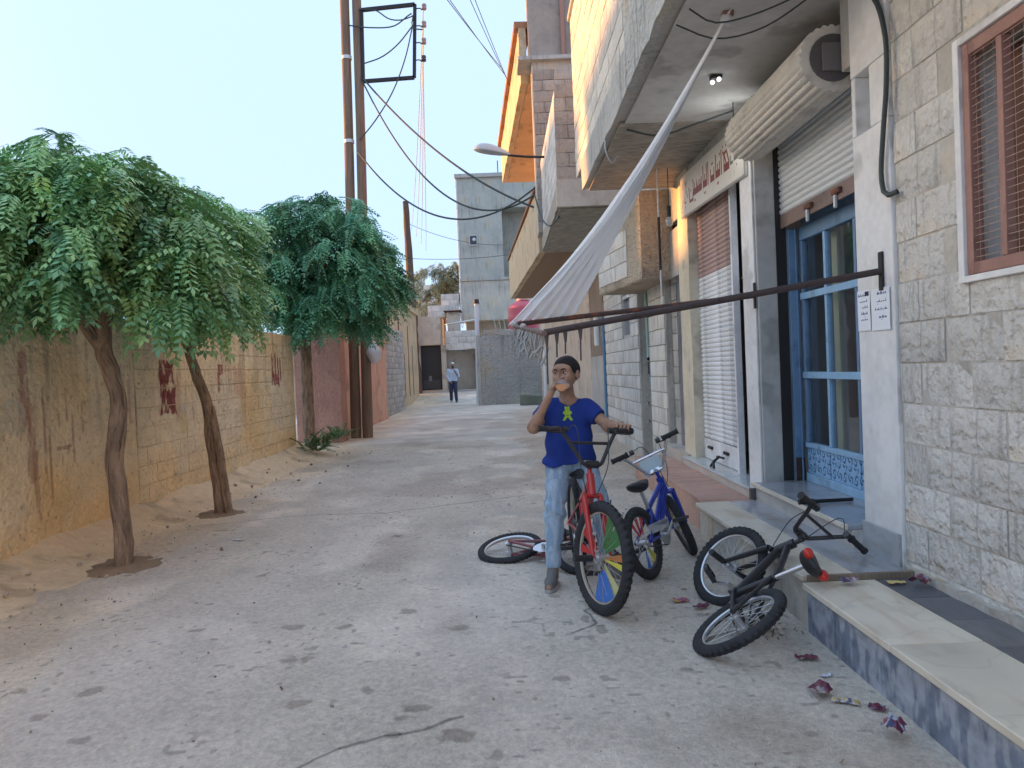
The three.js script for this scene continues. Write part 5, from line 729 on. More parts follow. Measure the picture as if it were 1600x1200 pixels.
// ---------------------------------------------------------------- bicycles
const mTyre = M('tyre rubber', [0.035, 0.036, 0.04], { rough: 0.85, map: sized(T.plaster, 0.3) }), mRim = M('alloy rim', [0.66, 0.68, 0.7], { rough: 0.35, metal: 0.7 }), mRimD = M('dark rim', [0.1, 0.1, 0.11], { rough: 0.45, metal: 0.4 }), mSteel = M('steel', [0.62, 0.63, 0.65], { rough: 0.3, metal: 0.85 }), mBlkP = M('black bicycle paint', [0.03, 0.03, 0.034], { rough: 0.35 }), mRub = M('black rubber grip', [0.03, 0.03, 0.03], { rough: 0.8 });
function wheelParts(Rr, tw, rimM, cards, seed) {
  const w = new THREE.Group(), rc = Rr - tw, pos = [], idx = [], uv = [], nu = 132, nv = 14;
  for (let i = 0; i <= nu; i++) for (let j = 0; j <= nv; j++) { const a = (i / nu) * 6.28319, b = (j / nv) * 6.28319, knob = Math.cos(b) > 0.25 ? 0.0045 * ((i + (Math.sin(b) > 0 ? 1 : 0)) % 3 === 0 ? -1 : 0.6) : 0, r = tw + knob * (i === nu ? 1 : 1); pos.push((rc + Math.cos(b) * r) * Math.cos(a), (rc + Math.cos(b) * r) * Math.sin(a), Math.sin(b) * r * 0.92); uv.push(i / nu * 2 * Math.PI * Rr, j / nv * 0.15); }
  for (let i = 0; i < nu; i++) for (let j = 0; j < nv; j++) { const a = i * (nv + 1) + j, b = a + nv + 1; idx.push(a, b, a + 1, b, b + 1, a + 1); }
  const tg = new THREE.BufferGeometry(); tg.setAttribute('position', new THREE.Float32BufferAttribute(pos, 3)); tg.setAttribute('uv', new THREE.Float32BufferAttribute(uv, 2)); tg.setIndex(idx); tg.computeVertexNormals(); mesh('tyre', tg, mTyre, w);
  const rr0 = rc - tw * 0.62, pr = [[rr0 - 0.016, -0.006], [rr0 - 0.004, -0.013], [rr0 + 0.006, -0.013], [rr0 + 0.006, 0.013], [rr0 - 0.004, 0.013], [rr0 - 0.016, 0.006], [rr0 - 0.016, -0.006]].map((p) => new THREE.Vector2(...p)), rg = new THREE.LatheGeometry(pr, 64); rg.rotateX(Math.PI / 2); mesh('rim', toCreasedNormals(rg, 0.6), rimM, w);
  const sp = []; for (let i = 0; i < 28; i++) { const a = (i / 28) * 6.2832, s = i % 2 ? 1 : -1, b = a + (i % 4 < 2 ? 0.35 : -0.35); sp.push(cylG(V(Math.cos(b) * 0.02, Math.sin(b) * 0.02, s * 0.028), V(Math.cos(a) * (rr0 - 0.01), Math.sin(a) * (rr0 - 0.01), 0), 0.0013, 0.0013, 4)); } mesh('spokes', merge(sp), mSteel, w).userData.kind = 'stuff';
  mesh('hub', merge([cylG(V(0, 0, -0.045), V(0, 0, 0.045), 0.017, 0.017, 12), cylG(V(0, 0, -0.033), V(0, 0, -0.028), 0.028, 0.028, 16), cylG(V(0, 0, 0.028), V(0, 0, 0.033), 0.028, 0.028, 16)]), mSteel, w);
  for (const [a0, a1, c, r0] of cards) { const sh = new THREE.Shape(); sh.moveTo(Math.cos(a0) * r0, Math.sin(a0) * r0); for (let k = 0; k <= 6; k++) { const a = lerp(a0, a1, k / 6); sh.lineTo(Math.cos(a) * (rr0 - 0.02), Math.sin(a) * (rr0 - 0.02)); } sh.lineTo(Math.cos(a1) * r0, Math.sin(a1) * r0); const g = new THREE.ExtrudeGeometry(sh, { depth: 0.0016, bevelEnabled: false }); g.translate(0, 0, 0.004); mesh('spoke_card', g, M('coloured spoke card', c, { rough: 0.4 }), w); }
  return w;
}
function bicycle(name, label, p, at, ang, steer) {
  const t = thing(name, label, 'bicycle', at, null); if (ang.isMatrix4) t.quaternion.setFromRotationMatrix(ang); else t.rotation.set(ang[1], ang[0], ang[2], 'YXZ');
  const { R: W, wb, bw, rise, seat, paint } = p, ha = (p.ha ?? 71) * Math.PI / 180, s = V(-Math.cos(ha), Math.sin(ha), 0), f = V(Math.sin(ha), Math.cos(ha), 0), tw = p.tw ?? 0.026;
  const F = V(wb, W, 0), Hb = F.clone().addScaledVector(f, -0.03).addScaledVector(s, W + 0.05), Ht = Hb.clone().addScaledVector(s, p.hl ?? 0.11), A = V(0, W, 0), BB = V(p.cs ?? 0.37, W, 0), sd = V(-Math.cos(1.2566), Math.sin(1.2566), 0), SP = BB.clone().addScaledVector(sd, seat), ST = BB.clone().addScaledVector(sd, seat * (p.st ?? 0.6));
  const q = new THREE.Quaternion().setFromAxisAngle(s, steer), turn = (g) => { g.translate(-Hb.x, -Hb.y, -Hb.z); g.applyQuaternion(q); g.translate(Hb.x, Hb.y, Hb.z); return g; };
  const tr = p.tr ?? 0.017, mid = (a, b, k) => a.clone().lerp(b, k);
  // frame
  const z = (v, d) => V(v.x, v.y, d), fr = [cylG(mid(Hb, Ht, -0.05), mid(Hb, Ht, 1.05), tr * 1.35, tr * 1.35), cylG(mid(Hb, Ht, 0.72), ST, tr), cylG(mid(Hb, Ht, 0.2), BB, tr * 1.15), cylG(BB, ST, tr), cylG(z(BB, -0.03), z(BB, 0.03), 0.024)];
  if (p.twin) fr.push(cylG(mid(Hb, Ht, 0.45), mid(BB, ST, 0.4), tr));
  for (const d of [-1, 1]) fr.push(cylG(V(BB.x, BB.y, d * 0.02), V(0, W, d * 0.055), tr * 0.6), cylG(V(ST.x, ST.y - 0.02, d * 0.012), V(0, W, d * 0.055), tr * 0.55)); mesh('frame', merge(fr), paint, t);
  // fork and bars turn with the steering
  const cr = Hb.clone().addScaledVector(s, -0.01), fk = [cylG(mid(Hb, Ht, -0.1), Ht.clone().addScaledVector(s, 0.06), 0.013)]; for (const d of [-1, 1]) { const c = V(cr.x, cr.y, d * 0.05); fk.push(cylG(V(cr.x, cr.y, 0), c, 0.016), limbG([c, mid(c, V(F.x, F.y, d * 0.052), 0.5), V(F.x, F.y, d * 0.052)], [0.017, 0.016, 0.012], 10, 4)); } mesh('fork', turn(merge(fk)), p.fork ?? paint, t);
  const bc = Ht.clone().addScaledVector(s, 0.05).addScaledVector(f, 0.04), bt = bc.clone().addScaledVector(s, rise), hb = []; hb.push(cylG(Ht.clone().addScaledVector(s, 0.05), bc, 0.02), cylG(V(bc.x, bc.y, -0.035), V(bc.x, bc.y, 0.035), 0.022));
  const xb = mid(bc, bt, 0.62); for (const d of [-1, 1]) hb.push(tubeG([V(bc.x, bc.y, 0), V(bc.x, bc.y, d * 0.05), mid(bc, bt, 0.25).setZ(d * 0.085), mid(bc, bt, 0.8).setZ(d * 0.15), V(bt.x, bt.y, d * 0.185), V(bt.x - 0.015, bt.y, d * bw * 0.42)], 0.0115, 30, 8)); hb.push(cylG(V(xb.x, xb.y, -0.135), V(xb.x, xb.y, 0.135), 0.009)); mesh('handlebar', turn(merge(hb)), p.bar ?? mBlkP, t);
  for (const d of [-1, 1]) { const a = V(bt.x - 0.012, bt.y, d * (bw / 2 - 0.115)), b = V(bt.x - 0.03, bt.y, d * bw / 2); mesh('grip', turn(merge([cylG(a, b, 0.0165, 0.017), cylG(b.clone().lerp(a, -0.02), b.clone().lerp(a, 0.06), 0.02, 0.02), cylG(a.clone().lerp(b, -0.03), a.clone().lerp(b, 0.05), 0.022)])), mRub, t); mesh('brake_lever', turn(merge([tubeG([V(bt.x - 0.005, bt.y, d * (bw / 2 - 0.15)), V(bt.x + 0.03, bt.y - 0.012, d * (bw / 2 - 0.13)), V(bt.x + 0.04, bt.y - 0.015, d * (bw / 2 - 0.05))], 0.005), cylG(V(bt.x - 0.008, bt.y, d * (bw / 2 - 0.165)), V(bt.x - 0.008, bt.y, d * (bw / 2 - 0.135)), 0.018)])), p.lever ?? mBlkP, t); }
  if (p.pad) { const g = cylG(V(xb.x, xb.y, -0.09), V(xb.x, xb.y, 0.09), 0.022); mesh('bar_pad', turn(g), p.pad, t); }
  if (p.plate) mesh('number_plate', turn(boxG(bc.x + 0.035, bc.x + 0.04, bc.y - 0.02, bc.y + 0.1, -0.075, 0.075, 0.002)), p.plate, t);
  if (p.frontPlate) { const c = Hb.clone().addScaledVector(s, -0.06).addScaledVector(f, 0.06); mesh('front_reflector', turn(boxG(c.x, c.x + 0.012, c.y - 0.05, c.y + 0.05, -0.055, 0.055, 0.004)), M('chrome plate', [0.75, 0.76, 0.78], { rough: 0.25, metal: 0.6 }), t); }
  // wheels
  const fw = add(wheelParts(W, tw, p.rim ?? mRim, p.cards ?? [], 1), 'wheel', t); fw.position.copy(F).sub(Hb).applyQuaternion(q).add(Hb); fw.quaternion.copy(q); const rw = add(wheelParts(W, tw, p.rim ?? mRim, p.cardsRear ?? p.cards ?? [], 2), 'wheel', t); rw.position.copy(A); rw.rotation.z = 1.1;
  if (p.pegs) for (const d of [-1, 1]) { const o = F.clone(); mesh('foot_peg', turn(cylG(V(o.x, o.y, d * 0.06), V(o.x, o.y, d * 0.17), 0.018)), mBlkP, t); }
  // drive
  const ca = p.crank ?? 0.5, cl = 0.13; mesh('chainring', merge([cylG(V(BB.x, BB.y, 0.036), V(BB.x, BB.y, 0.04), 0.075, 0.075, 28), cylG(V(0, W, 0.036), V(0, W, 0.04), 0.03, 0.03, 16)]), p.ring ?? mSteel, t); { const c = []; for (const k of [1, -1]) c.push(cylG(V(BB.x, BB.y + k * 0.073, 0.038), V(0, W + k * 0.03, 0.038), 0.005, 0.005, 6)); mesh('chain', merge(c), mBlkP, t); }
  if (p.guard) mesh('chain_guard', boxG(0.03, BB.x + 0.08, W + 0.035, W + 0.095, 0.045, 0.05, 0.002), p.guard, t);
  for (const d of [-1, 1]) { const e = V(BB.x + d * Math.cos(ca) * cl, BB.y + d * Math.sin(ca) * cl, d * 0.065); mesh('crank_arm', merge([cylG(V(BB.x, BB.y, d * 0.03), V(BB.x, BB.y, d * 0.07), 0.013), cylG(V(BB.x, BB.y, d * 0.062), e, 0.011, 0.009)]), p.crankM ?? mSteel, t); const bx = []; for (const k of [-1, 1]) bx.push(boxG(e.x + k * 0.04 - 0.006, e.x + k * 0.04 + 0.006, e.y - 0.011, e.y + 0.011, d * 0.08, d * 0.165, 0.003)); for (const k of [0.08, 0.122, 0.16]) bx.push(boxG(e.x - 0.034, e.x + 0.034, e.y - 0.009, e.y + 0.009, d * k, d * (k + 0.008), 0.002)); bx.push(cylG(V(e.x, e.y, d * 0.07), V(e.x, e.y, d * 0.16), 0.008)); mesh('pedal', merge(bx), mBlkP, t); }
  // saddle: lofted wedge
  mesh('seat_post', cylG(mid(BB, SP, 0.5), SP, 0.0125), p.post ?? mSteel, t); if (p.clamp) mesh('seat_clamp', cylG(mid(BB, ST, 0.93), mid(BB, ST, 1.05), tr * 1.35), mBlkP, t);
  const sg = new THREE.SphereGeometry(1, 24, 14), sp = sg.attributes.position; for (let i = 0; i < sp.count; i++) { const x = sp.getX(i), y = sp.getY(i), zz = sp.getZ(i), w = lerp(0.085, 0.022, sstep(-0.55, 0.75, x)); sp.setXYZ(i, x * 0.13 + 0.0, (y > 0 ? y * 0.028 : y * 0.045) + 0.02 * sstep(-0.2, -1, x) + 0.01 * x, zz * w); } sg.computeVertexNormals(); sg.translate(SP.x + 0.02, SP.y + 0.035, 0); const sad = mesh('saddle', sg, M('black saddle', [0.03, 0.03, 0.035], { rough: 0.5 }), t);
  if (p.flash) for (const d of [-1, 1]) { const g = new THREE.SphereGeometry(1, 14, 10); g.scale(0.045, 0.024, 0.026); g.translate(SP.x - 0.06, SP.y + 0.05, d * 0.062); mesh('saddle_trim', g, p.flash, t); }
  if (p.stand) mesh('kickstand', cylG(V(0.08, W - 0.02, -0.05), V(0.1, -0.0, -0.05 - p.stand), 0.009, 0.009, 8), mBlkP, t);
  if (p.cables) { for (const d of [-1, 1]) { const a = V(bt.x + 0.02, bt.y - 0.005, d * (bw / 2 - 0.14)).sub(Hb).applyQuaternion(q).add(Hb), e = d > 0 ? mid(Hb, BB, 0.25) : F.clone().add(V(-0.02, W + 0.02, 0)); mesh('brake_cable', tubeG([a, a.clone().add(V(0.1, 0.03, -d * 0.05)), mid(a, e, 0.55).add(V(0.12, 0.02, 0)), mid(a, e, 0.85).add(V(0.04, 0, 0)), e], 0.003, 24, 5), mWire, t); } }
  if (p.mud) mesh('rear_reflector', boxG(-0.03, -0.02, W * 2 + 0.03, W * 2 + 0.09, -0.03, 0.03, 0.004), p.mud, t);
  return t;
}
const C = { red: [0.6, 0.03, 0.03], green: [0.05, 0.2, 0.06], yellow: [0.7, 0.62, 0.08], blue: [0.04, 0.18, 0.6], orange: [0.55, 0.2, 0.05], pale: [0.55, 0.55, 0.25] };
const mRed = M('red bicycle paint', [0.5, 0.022, 0.02], { rough: 0.3, clearcoat: 0.6 }), mBluB = M('blue bicycle paint', [0.012, 0.035, 0.36], { rough: 0.28, clearcoat: 0.7 });
bicycle('bicycle', 'red bicycle with coloured spoke cards, straddled by the boy', { R: 0.305, wb: 1.0, bw: 0.6, rise: 0.2, seat: 0.36, cs: 0.4, tw: 0.031, paint: mRed, fork: mRed, pegs: true, cables: true, post: mBlkP, clamp: true, crank: -0.3, rim: M('tan rim', [0.55, 0.5, 0.42], { rough: 0.4, metal: 0.4 }), cards: [[0.5, 0.95, C.green, 0.06], [1.0, 1.35, C.green, 0.06], [0.1, 0.28, C.orange, 0.05], [-0.1, 0.05, C.yellow, 0.05], [-0.75, -0.5, C.pale, 0.05], [-1.35, -0.85, C.blue, 0.07], [-1.75, -1.4, C.blue, 0.09], [2.4, 2.75, C.red, 0.06], [3.0, 3.2, C.red, 0.06]], cardsRear: [[0.5, 0.9, C.green, 0.06], [2, 2.4, C.blue, 0.06]] }, [0.463, 0, -5.153], [-1.54, 0.023, 0.002], 0.36);
bicycle('bicycle', 'small blue bicycle with chrome bars leaning on its kickstand', { R: 0.228, wb: 0.66, bw: 0.5, rise: 0.19, seat: 0.33, cs: 0.27, hl: 0.1, tw: 0.03, tr: 0.019, paint: mBluB, bar: M('chrome bar', [0.7, 0.72, 0.76], { rough: 0.18, metal: 0.9 }), twin: true, stand: 0.16, cables: true, frontPlate: true, plate: M('clear printed plate', [0.5, 0.66, 0.72], { rough: 0.2 }), rim: mRimD, guard: M('chrome guard', [0.6, 0.62, 0.66], { rough: 0.25, metal: 0.7 }), cards: [[0.2, 0.6, C.yellow, 0.05], [0.8, 1.0, C.red, 0.05], [-0.5, -0.2, C.pale, 0.05], [-1.3, -0.9, C.green, 0.05]], cardsRear: [[0.0, 0.3, C.red, 0.05], [0.5, 0.75, C.red, 0.05], [1.0, 1.2, C.red, 0.05], [-2.2, -1.8, C.yellow, 0.05], [-2.9, -2.6, C.blue, 0.05]] }, [0.893, 0, -4.794], [0.974, -0.266, -0.009], 0.589);
bicycle('bicycle', 'black bicycle with red trimmed saddle lying against the marble step', { R: 0.245, wb: 0.8, bw: 0.6, rise: 0.18, seat: 0.4, tw: 0.028, tr: 0.019, paint: mBlkP, cables: true, pegs: true, crank: 2.6, flash: M('red saddle trim', [0.55, 0.03, 0.02], { rough: 0.4 }) }, [0.851, 0.004, -3.607], [1.41, 1.027, 0.105], 0.58);
bicycle('bicycle', 'dark red and black bicycle lying flat on the road behind the boy', { R: 0.235, wb: 0.66, cs: 0.3, bw: 0.5, rise: 0.16, seat: 0.3, tw: 0.026, paint: M('dark red bicycle paint', [0.3, 0.1, 0.11], { rough: 0.4 }), fork: mBlkP, cables: true, rim: mRim }, [-0.137, 0.005, -5.367], new THREE.Matrix4().makeBasis(V(0.8, 0, 0.6), V(0.584, 0.225, -0.779), V(-0.135, 0.974, 0.18)), 0.25);
// ---------------------------------------------------------------- people: fields of tapered capsules, meshed
function netMesh(fn, lo, hi, c) {
  const nx = Math.ceil((hi[0] - lo[0]) / c) + 1, ny = Math.ceil((hi[1] - lo[1]) / c) + 1, nz = Math.ceil((hi[2] - lo[2]) / c) + 1, f = new Float32Array(nx * ny * nz), at = (i, j, k) => (k * ny + j) * nx + i;
  for (let k = 0; k < nz; k++) for (let j = 0; j < ny; j++) for (let i = 0; i < nx; i++) f[at(i, j, k)] = fn(lo[0] + i * c, lo[1] + j * c, lo[2] + k * c);
  const id = new Int32Array(nx * ny * nz).fill(-1), pos = [], idx = [], E = [[0, 1], [2, 3], [4, 5], [6, 7], [0, 2], [1, 3], [4, 6], [5, 7], [0, 4], [1, 5], [2, 6], [3, 7]];
  for (let k = 0; k < nz - 1; k++) for (let j = 0; j < ny - 1; j++) for (let i = 0; i < nx - 1; i++) {
    const v = []; let m = 0; for (let q = 0; q < 8; q++) { v[q] = f[at(i + (q & 1), j + ((q >> 1) & 1), k + (q >> 2))]; if (v[q] < 0) m++; } if (m === 0 || m === 8) continue;
    let x = 0, y = 0, z = 0, n = 0; for (const [a, b] of E) if ((v[a] < 0) !== (v[b] < 0)) { const t = v[a] / (v[a] - v[b]); x += lerp(a & 1, b & 1, t); y += lerp((a >> 1) & 1, (b >> 1) & 1, t); z += lerp(a >> 2, b >> 2, t); n++; }
    id[at(i, j, k)] = pos.length / 3; pos.push(lo[0] + (i + x / n) * c, lo[1] + (j + y / n) * c, lo[2] + (k + z / n) * c);
  }
  const quad = (a, b, e, d, flip) => { if (a < 0 || b < 0 || e < 0 || d < 0) return; if (flip) idx.push(a, b, e, a, e, d); else idx.push(a, e, b, a, d, e); };
  for (let k = 1; k < nz - 1; k++) for (let j = 1; j < ny - 1; j++) for (let i = 1; i < nx - 1; i++) {
    const s = f[at(i, j, k)] < 0;
    if (s !== f[at(i + 1, j, k)] < 0) quad(id[at(i, j - 1, k - 1)], id[at(i, j, k - 1)], id[at(i, j, k)], id[at(i, j - 1, k)], s);
    if (s !== f[at(i, j + 1, k)] < 0) quad(id[at(i - 1, j, k - 1)], id[at(i - 1, j, k)], id[at(i, j, k)], id[at(i, j, k - 1)], s);
    if (s !== f[at(i, j, k + 1)] < 0) quad(id[at(i - 1, j - 1, k)], id[at(i, j - 1, k)], id[at(i, j, k)], id[at(i - 1, j, k)], s);
  }
  const g = new THREE.BufferGeometry(); g.setAttribute('position', new THREE.Float32BufferAttribute(pos, 3)); g.setIndex(idx); const nn = new Float32Array(pos.length), e = c * 0.5;
  for (let i = 0; i < pos.length; i += 3) { const [x, y, z] = [pos[i], pos[i + 1], pos[i + 2]]; let a = fn(x + e, y, z) - fn(x - e, y, z), b = fn(x, y + e, z) - fn(x, y - e, z), d = fn(x, y, z + e) - fn(x, y, z - e); const l = Math.hypot(a, b, d) || 1; nn[i] = a / l; nn[i + 1] = b / l; nn[i + 2] = d / l; }
  g.setAttribute('normal', new THREE.BufferAttribute(nn, 3)); g.setAttribute('uv', new THREE.BufferAttribute(new Float32Array(pos.length / 3 * 2), 2)); return g;
}
const cap = (a, b, ra, rb = ra) => { const [ax, ay, az] = a, bx = b[0] - ax, by = b[1] - ay, bz = b[2] - az, l2 = bx * bx + by * by + bz * bz || 1e-9; return (x, y, z) => { const px = x - ax, py = y - ay, pz = z - az, t = clamp((px * bx + py * by + pz * bz) / l2), dx = px - bx * t, dy = py - by * t, dz = pz - bz * t; return Math.sqrt(dx * dx + dy * dy + dz * dz) - (ra + (rb - ra) * t); }; };
const ell = (c, r) => (x, y, z) => { const dx = (x - c[0]) / r[0], dy = (y - c[1]) / r[1], dz = (z - c[2]) / r[2], k = Math.sqrt(dx * dx + dy * dy + dz * dz); return (k - 1) * Math.min(r[0], r[1], r[2]) * (k > 0.3 ? 1 : 1); };
const smin = (a, b, k) => { const h = Math.max(k - Math.abs(a - b), 0) / k; return Math.min(a, b) - h * h * k * 0.25; };
const join = (list, k) => (x, y, z) => { let d = 1e3; for (const f of list) { const v = f(x, y, z); d = d > 900 ? v : smin(d, v, k); } return d; };
const MTri = (g) => { const q = uvm(g.clone()); return q; };
// a head in its own axes: centre 0, y up, facing +z, height h
function headField(h) {
  const s = h / 0.22, e = (c, r) => ell(c.map((v) => v * s), r.map((v) => v * s));
  const add_ = join([e([0, 0.028, -0.012], [0.073, 0.083, 0.09]), e([0, -0.03, 0.018], [0.057, 0.06, 0.066]), e([0, -0.078, 0.036], [0.033, 0.026, 0.036]), e([0.036, -0.02, 0.045], [0.026, 0.024, 0.025]), e([-0.036, -0.02, 0.045], [0.026, 0.024, 0.025]), e([0, 0.028, 0.062], [0.052, 0.018, 0.014])], 0.03 * s);
  const nose = join([cap([0, 0.012 * s, 0.078 * s], [0, -0.024 * s, 0.096 * s], 0.0075 * s, 0.0115 * s), e([0.011, -0.028, 0.085], [0.009, 0.008, 0.01]), e([-0.011, -0.028, 0.085], [0.009, 0.008, 0.01])], 0.012 * s), lips = join([e([0, -0.052, 0.078], [0.023, 0.006, 0.009]), e([0, -0.063, 0.076], [0.02, 0.007, 0.009])], 0.004 * s), ears = join([e([0.079, -0.004, -0.008], [0.011, 0.03, 0.019]), e([-0.079, -0.004, -0.008], [0.011, 0.03, 0.019])], 0.004), sock = join([e([0.03, 0.008, 0.084], [0.018, 0.011, 0.016]), e([-0.03, 0.008, 0.084], [0.018, 0.011, 0.016])], 0.005);
  return (x, y, z) => { let d = smin(add_(x, y, z), nose(x, y, z), 0.014 * s); d = smin(d, lips(x, y, z), 0.006 * s); d = smin(d, ears(x, y, z), 0.008 * s); const k = -sock(x, y, z); return -smin(-d, -k, 0.024 * s); };
}
const hairField = (h, line) => { const s = h / 0.22, o = ell([0, 0.03 * s, -0.014 * s], [0.08 * s, 0.092 * s, 0.098 * s]); return (x, y, z) => { const d = o(x, y, z) + 0.007 * n3(x * 110, y * 70, z * 110, 5) + 0.006 * n3(x * 34, y * 34, z * 34, 8), yl = line(x / s, z / s) * s; return -smin(-d, (y - yl), 0.012 * s); }; };
const skin = M('brown skin', [0.44, 0.26, 0.17], { rough: 0.55, map: sized(T.plaster, 0.5) });

// ---- boy astride the red bicycle
{
  const ox = 0.4, oz = -4.85, t = thing('person', 'boy in blue shirt astride the red bicycle drinking from a bottle', 'person', [ox, 0, oz]); const Q = (p) => [p[0] - ox, p[1], p[2] - oz];
  const J = { neck: [0.405, 1.155, -4.86], head: [0.398, 1.302, -4.825], sr: [0.292, 1.108, -4.855], er: [0.178, 0.985, -4.76], wr: [0.276, 1.172, -4.675], sl: [0.522, 1.094, -4.85], el: [0.64, 0.975, -4.735], wl: [0.694, 0.992, -4.575], hr: [0.336, 0.79, -4.87], kr: [0.292, 0.455, -4.775], ar: [0.262, 0.09, -4.745], hl: [0.468, 0.785, -4.88], kl: [0.582, 0.47, -4.8], al: [0.622, 0.12, -4.9] };
  for (const k in J) J[k] = Q(J[k]);
  // skin: head and neck, arms with hands, ankles and feet
  const HQ = new THREE.Quaternion().setFromEuler(new THREE.Euler(-0.08, -0.6, 0.04, 'YXZ')), hf = headField(0.222), hg = netMesh(hf, [-0.11, -0.125, -0.125], [0.11, 0.135, 0.125], 0.0042); const place = (g) => { g.applyQuaternion(HQ); g.translate(...J.head); return g; }; place(hg);
  const neck = netMesh(join([cap([J.neck[0], J.neck[1] - 0.05, J.neck[2] - 0.005], [J.head[0], J.head[1] - 0.06, J.head[2] - 0.025], 0.05, 0.044), cap([J.neck[0] - 0.06, J.neck[1] - 0.045, J.neck[2]], [J.neck[0] + 0.06, J.neck[1] - 0.045, J.neck[2]], 0.04)], 0.04), [-0.15, 1.02, -0.14], [0.15, 1.28, 0.12], 0.008);
  const arm = (s, e, w) => join([cap(s, e, 0.042, 0.034), cap(e, [lerp(e[0], w[0], 0.3), lerp(e[1], w[1], 0.3), lerp(e[2], w[2], 0.3)], 0.035, 0.034), cap(e, w, 0.033, 0.022)], 0.02);
  const chain = (pts, r) => pts.slice(1).map((p, i) => cap(pts[i], p, r * (1 - 0.08 * i), r * (1 - 0.08 * (i + 1))));
  // right hand wraps the bottle; bottle axis from mouth to base
  const B0 = V(...Q([0.386, 1.247, -4.722])), B1 = V(...Q([0.345, 1.243, -4.565])), bd = B1.clone().sub(B0).normalize(), bu = V(0, 1, 0).addScaledVector(bd, -bd.y).normalize(), bs = bd.clone().cross(bu), rad = 0.036, ring = (k, a, r) => B0.clone().lerp(B1, k).addScaledVector(bu, Math.sin(a) * r).addScaledVector(bs, Math.cos(a) * r).toArray(), side = bs.x < 0 ? 0 : Math.PI;
  const rh = [cap(J.wr, ring(0.5, side, rad + 0.016), 0.021, 0.02), cap(ring(0.38, side - 0.2, rad + 0.014), ring(0.68, side - 0.2, rad + 0.014), 0.014, 0.013)];
  [0.36, 0.47, 0.58, 0.68].forEach((k, i) => rh.push(...chain([0, 0.55, 1.1, 1.6].map((a) => ring(k, side === 0 ? a : Math.PI - a, rad + 0.0085)), 0.0088 - 0.0005 * i))); rh.push(...chain([ring(0.4, side === 0 ? -0.4 : Math.PI + 0.4, rad + 0.012), ring(0.36, side === 0 ? -1.0 : Math.PI + 1.0, rad + 0.009), ring(0.34, side === 0 ? -1.6 : Math.PI + 1.6, rad + 0.009)], 0.0095));
  const armR = netMesh(arm(J.sr, J.er, J.wr), [-0.29, 0.9, -0.07], [-0.05, 1.24, 0.24], 0.008), handR = netMesh(join(rh, 0.008), [-0.19, 1.12, 0.08], [0.06, 1.33, 0.32], 0.0042);
  // left hand rests on the grip
  const ga = V(...Q([0.638, 0.967, -4.552])), gb = V(...Q([0.742, 0.961, -4.51])), gd = gb.clone().sub(ga).normalize(), fw = V(-gd.z, 0, gd.x).multiplyScalar(gd.x > 0 ? 1 : -1), over = (k, a, r) => ga.clone().lerp(gb, k).addScaledVector(fw, Math.sin(a) * r).add(V(0, Math.cos(a) * r, 0)).toArray();
  const lh = [cap(J.wl, over(0.5, -0.7, 0.034), 0.021, 0.017), cap(over(0.25, -0.6, 0.03), over(0.9, -0.6, 0.03), 0.013, 0.012)]; [0.28, 0.5, 0.7, 0.9].forEach((k, i) => lh.push(...chain([-0.5, 0.25, 0.95, 1.7].map((a) => over(k, a, 0.0275)), 0.0086 - 0.0005 * i))); lh.push(...chain([over(0.2, -0.9, 0.03), over(0.05, -1.6, 0.03), over(0.1, -2.3, 0.027)], 0.0095));
  const armL = netMesh(arm(J.sl, J.el, J.wl), [0.06, 0.9, -0.07], [0.35, 1.16, 0.34], 0.008), handL = netMesh(join(lh, 0.008), [0.2, 0.9, 0.2], [0.4, 1.05, 0.42], 0.0042);
  const foot = (a, d) => join([cap([a[0], a[1] + 0.12, a[2]], a, 0.036, 0.03), cap(a, [a[0] + d[0] * 0.1, 0.045, a[2] + d[1] * 0.1], 0.032, 0.026), cap([a[0] + d[0] * 0.1, 0.045, a[2] + d[1] * 0.1], [a[0] + d[0] * 0.165, 0.035, a[2] + d[1] * 0.165], 0.032, 0.022), cap([a[0] - d[0] * 0.03, 0.045, a[2] - d[1] * 0.03], a, 0.03, 0.03)], 0.02);
  const dR = [-0.22, 0.975], dL = [0.35, 0.93], footR = netMesh(foot(J.ar, dR), [-0.28, 0.0, -0.06], [-0.06, 0.26, 0.34], 0.008), footL = netMesh(foot(J.al, dL), [0.14, 0.0, -0.15], [0.36, 0.28, 0.2], 0.008);
  mesh('body', uvm(merge([hg, neck, armR, handR, armL, handL, footR, footL])), skin, t);
  const hair = netMesh(hairField(0.222, (x, z) => lerp(-0.035, 0.066, sstep(-0.03, 0.085, z)) - 0.012 * sstep(0.05, 0.08, Math.abs(x))), [-0.12, -0.1, -0.14], [0.12, 0.15, 0.13], 0.005); mesh('hair', uvm(place(hair)), M('black hair', [0.014, 0.012, 0.012], { rough: 0.65, bump: sized(T.fine, 0.08), bs: 0.004 }), t);
  const eye = (s) => { const g = new THREE.SphereGeometry(0.0112, 14, 10); g.scale(1.1, 0.46, 1); g.translate(s * 0.03, 0.008, 0.0668); return place(g); }, iris = (s) => { const g = new THREE.SphereGeometry(0.0064, 12, 8); g.scale(1.05, 0.92, 1); g.translate(s * 0.03 - 0.003, 0.0085, 0.0735); return place(g); }, brow = (s) => place(tubeG([V(s * 0.012, 0.026, 0.083), V(s * 0.03, 0.032, 0.08), V(s * 0.05, 0.026, 0.066)], 0.0038, 8, 6));
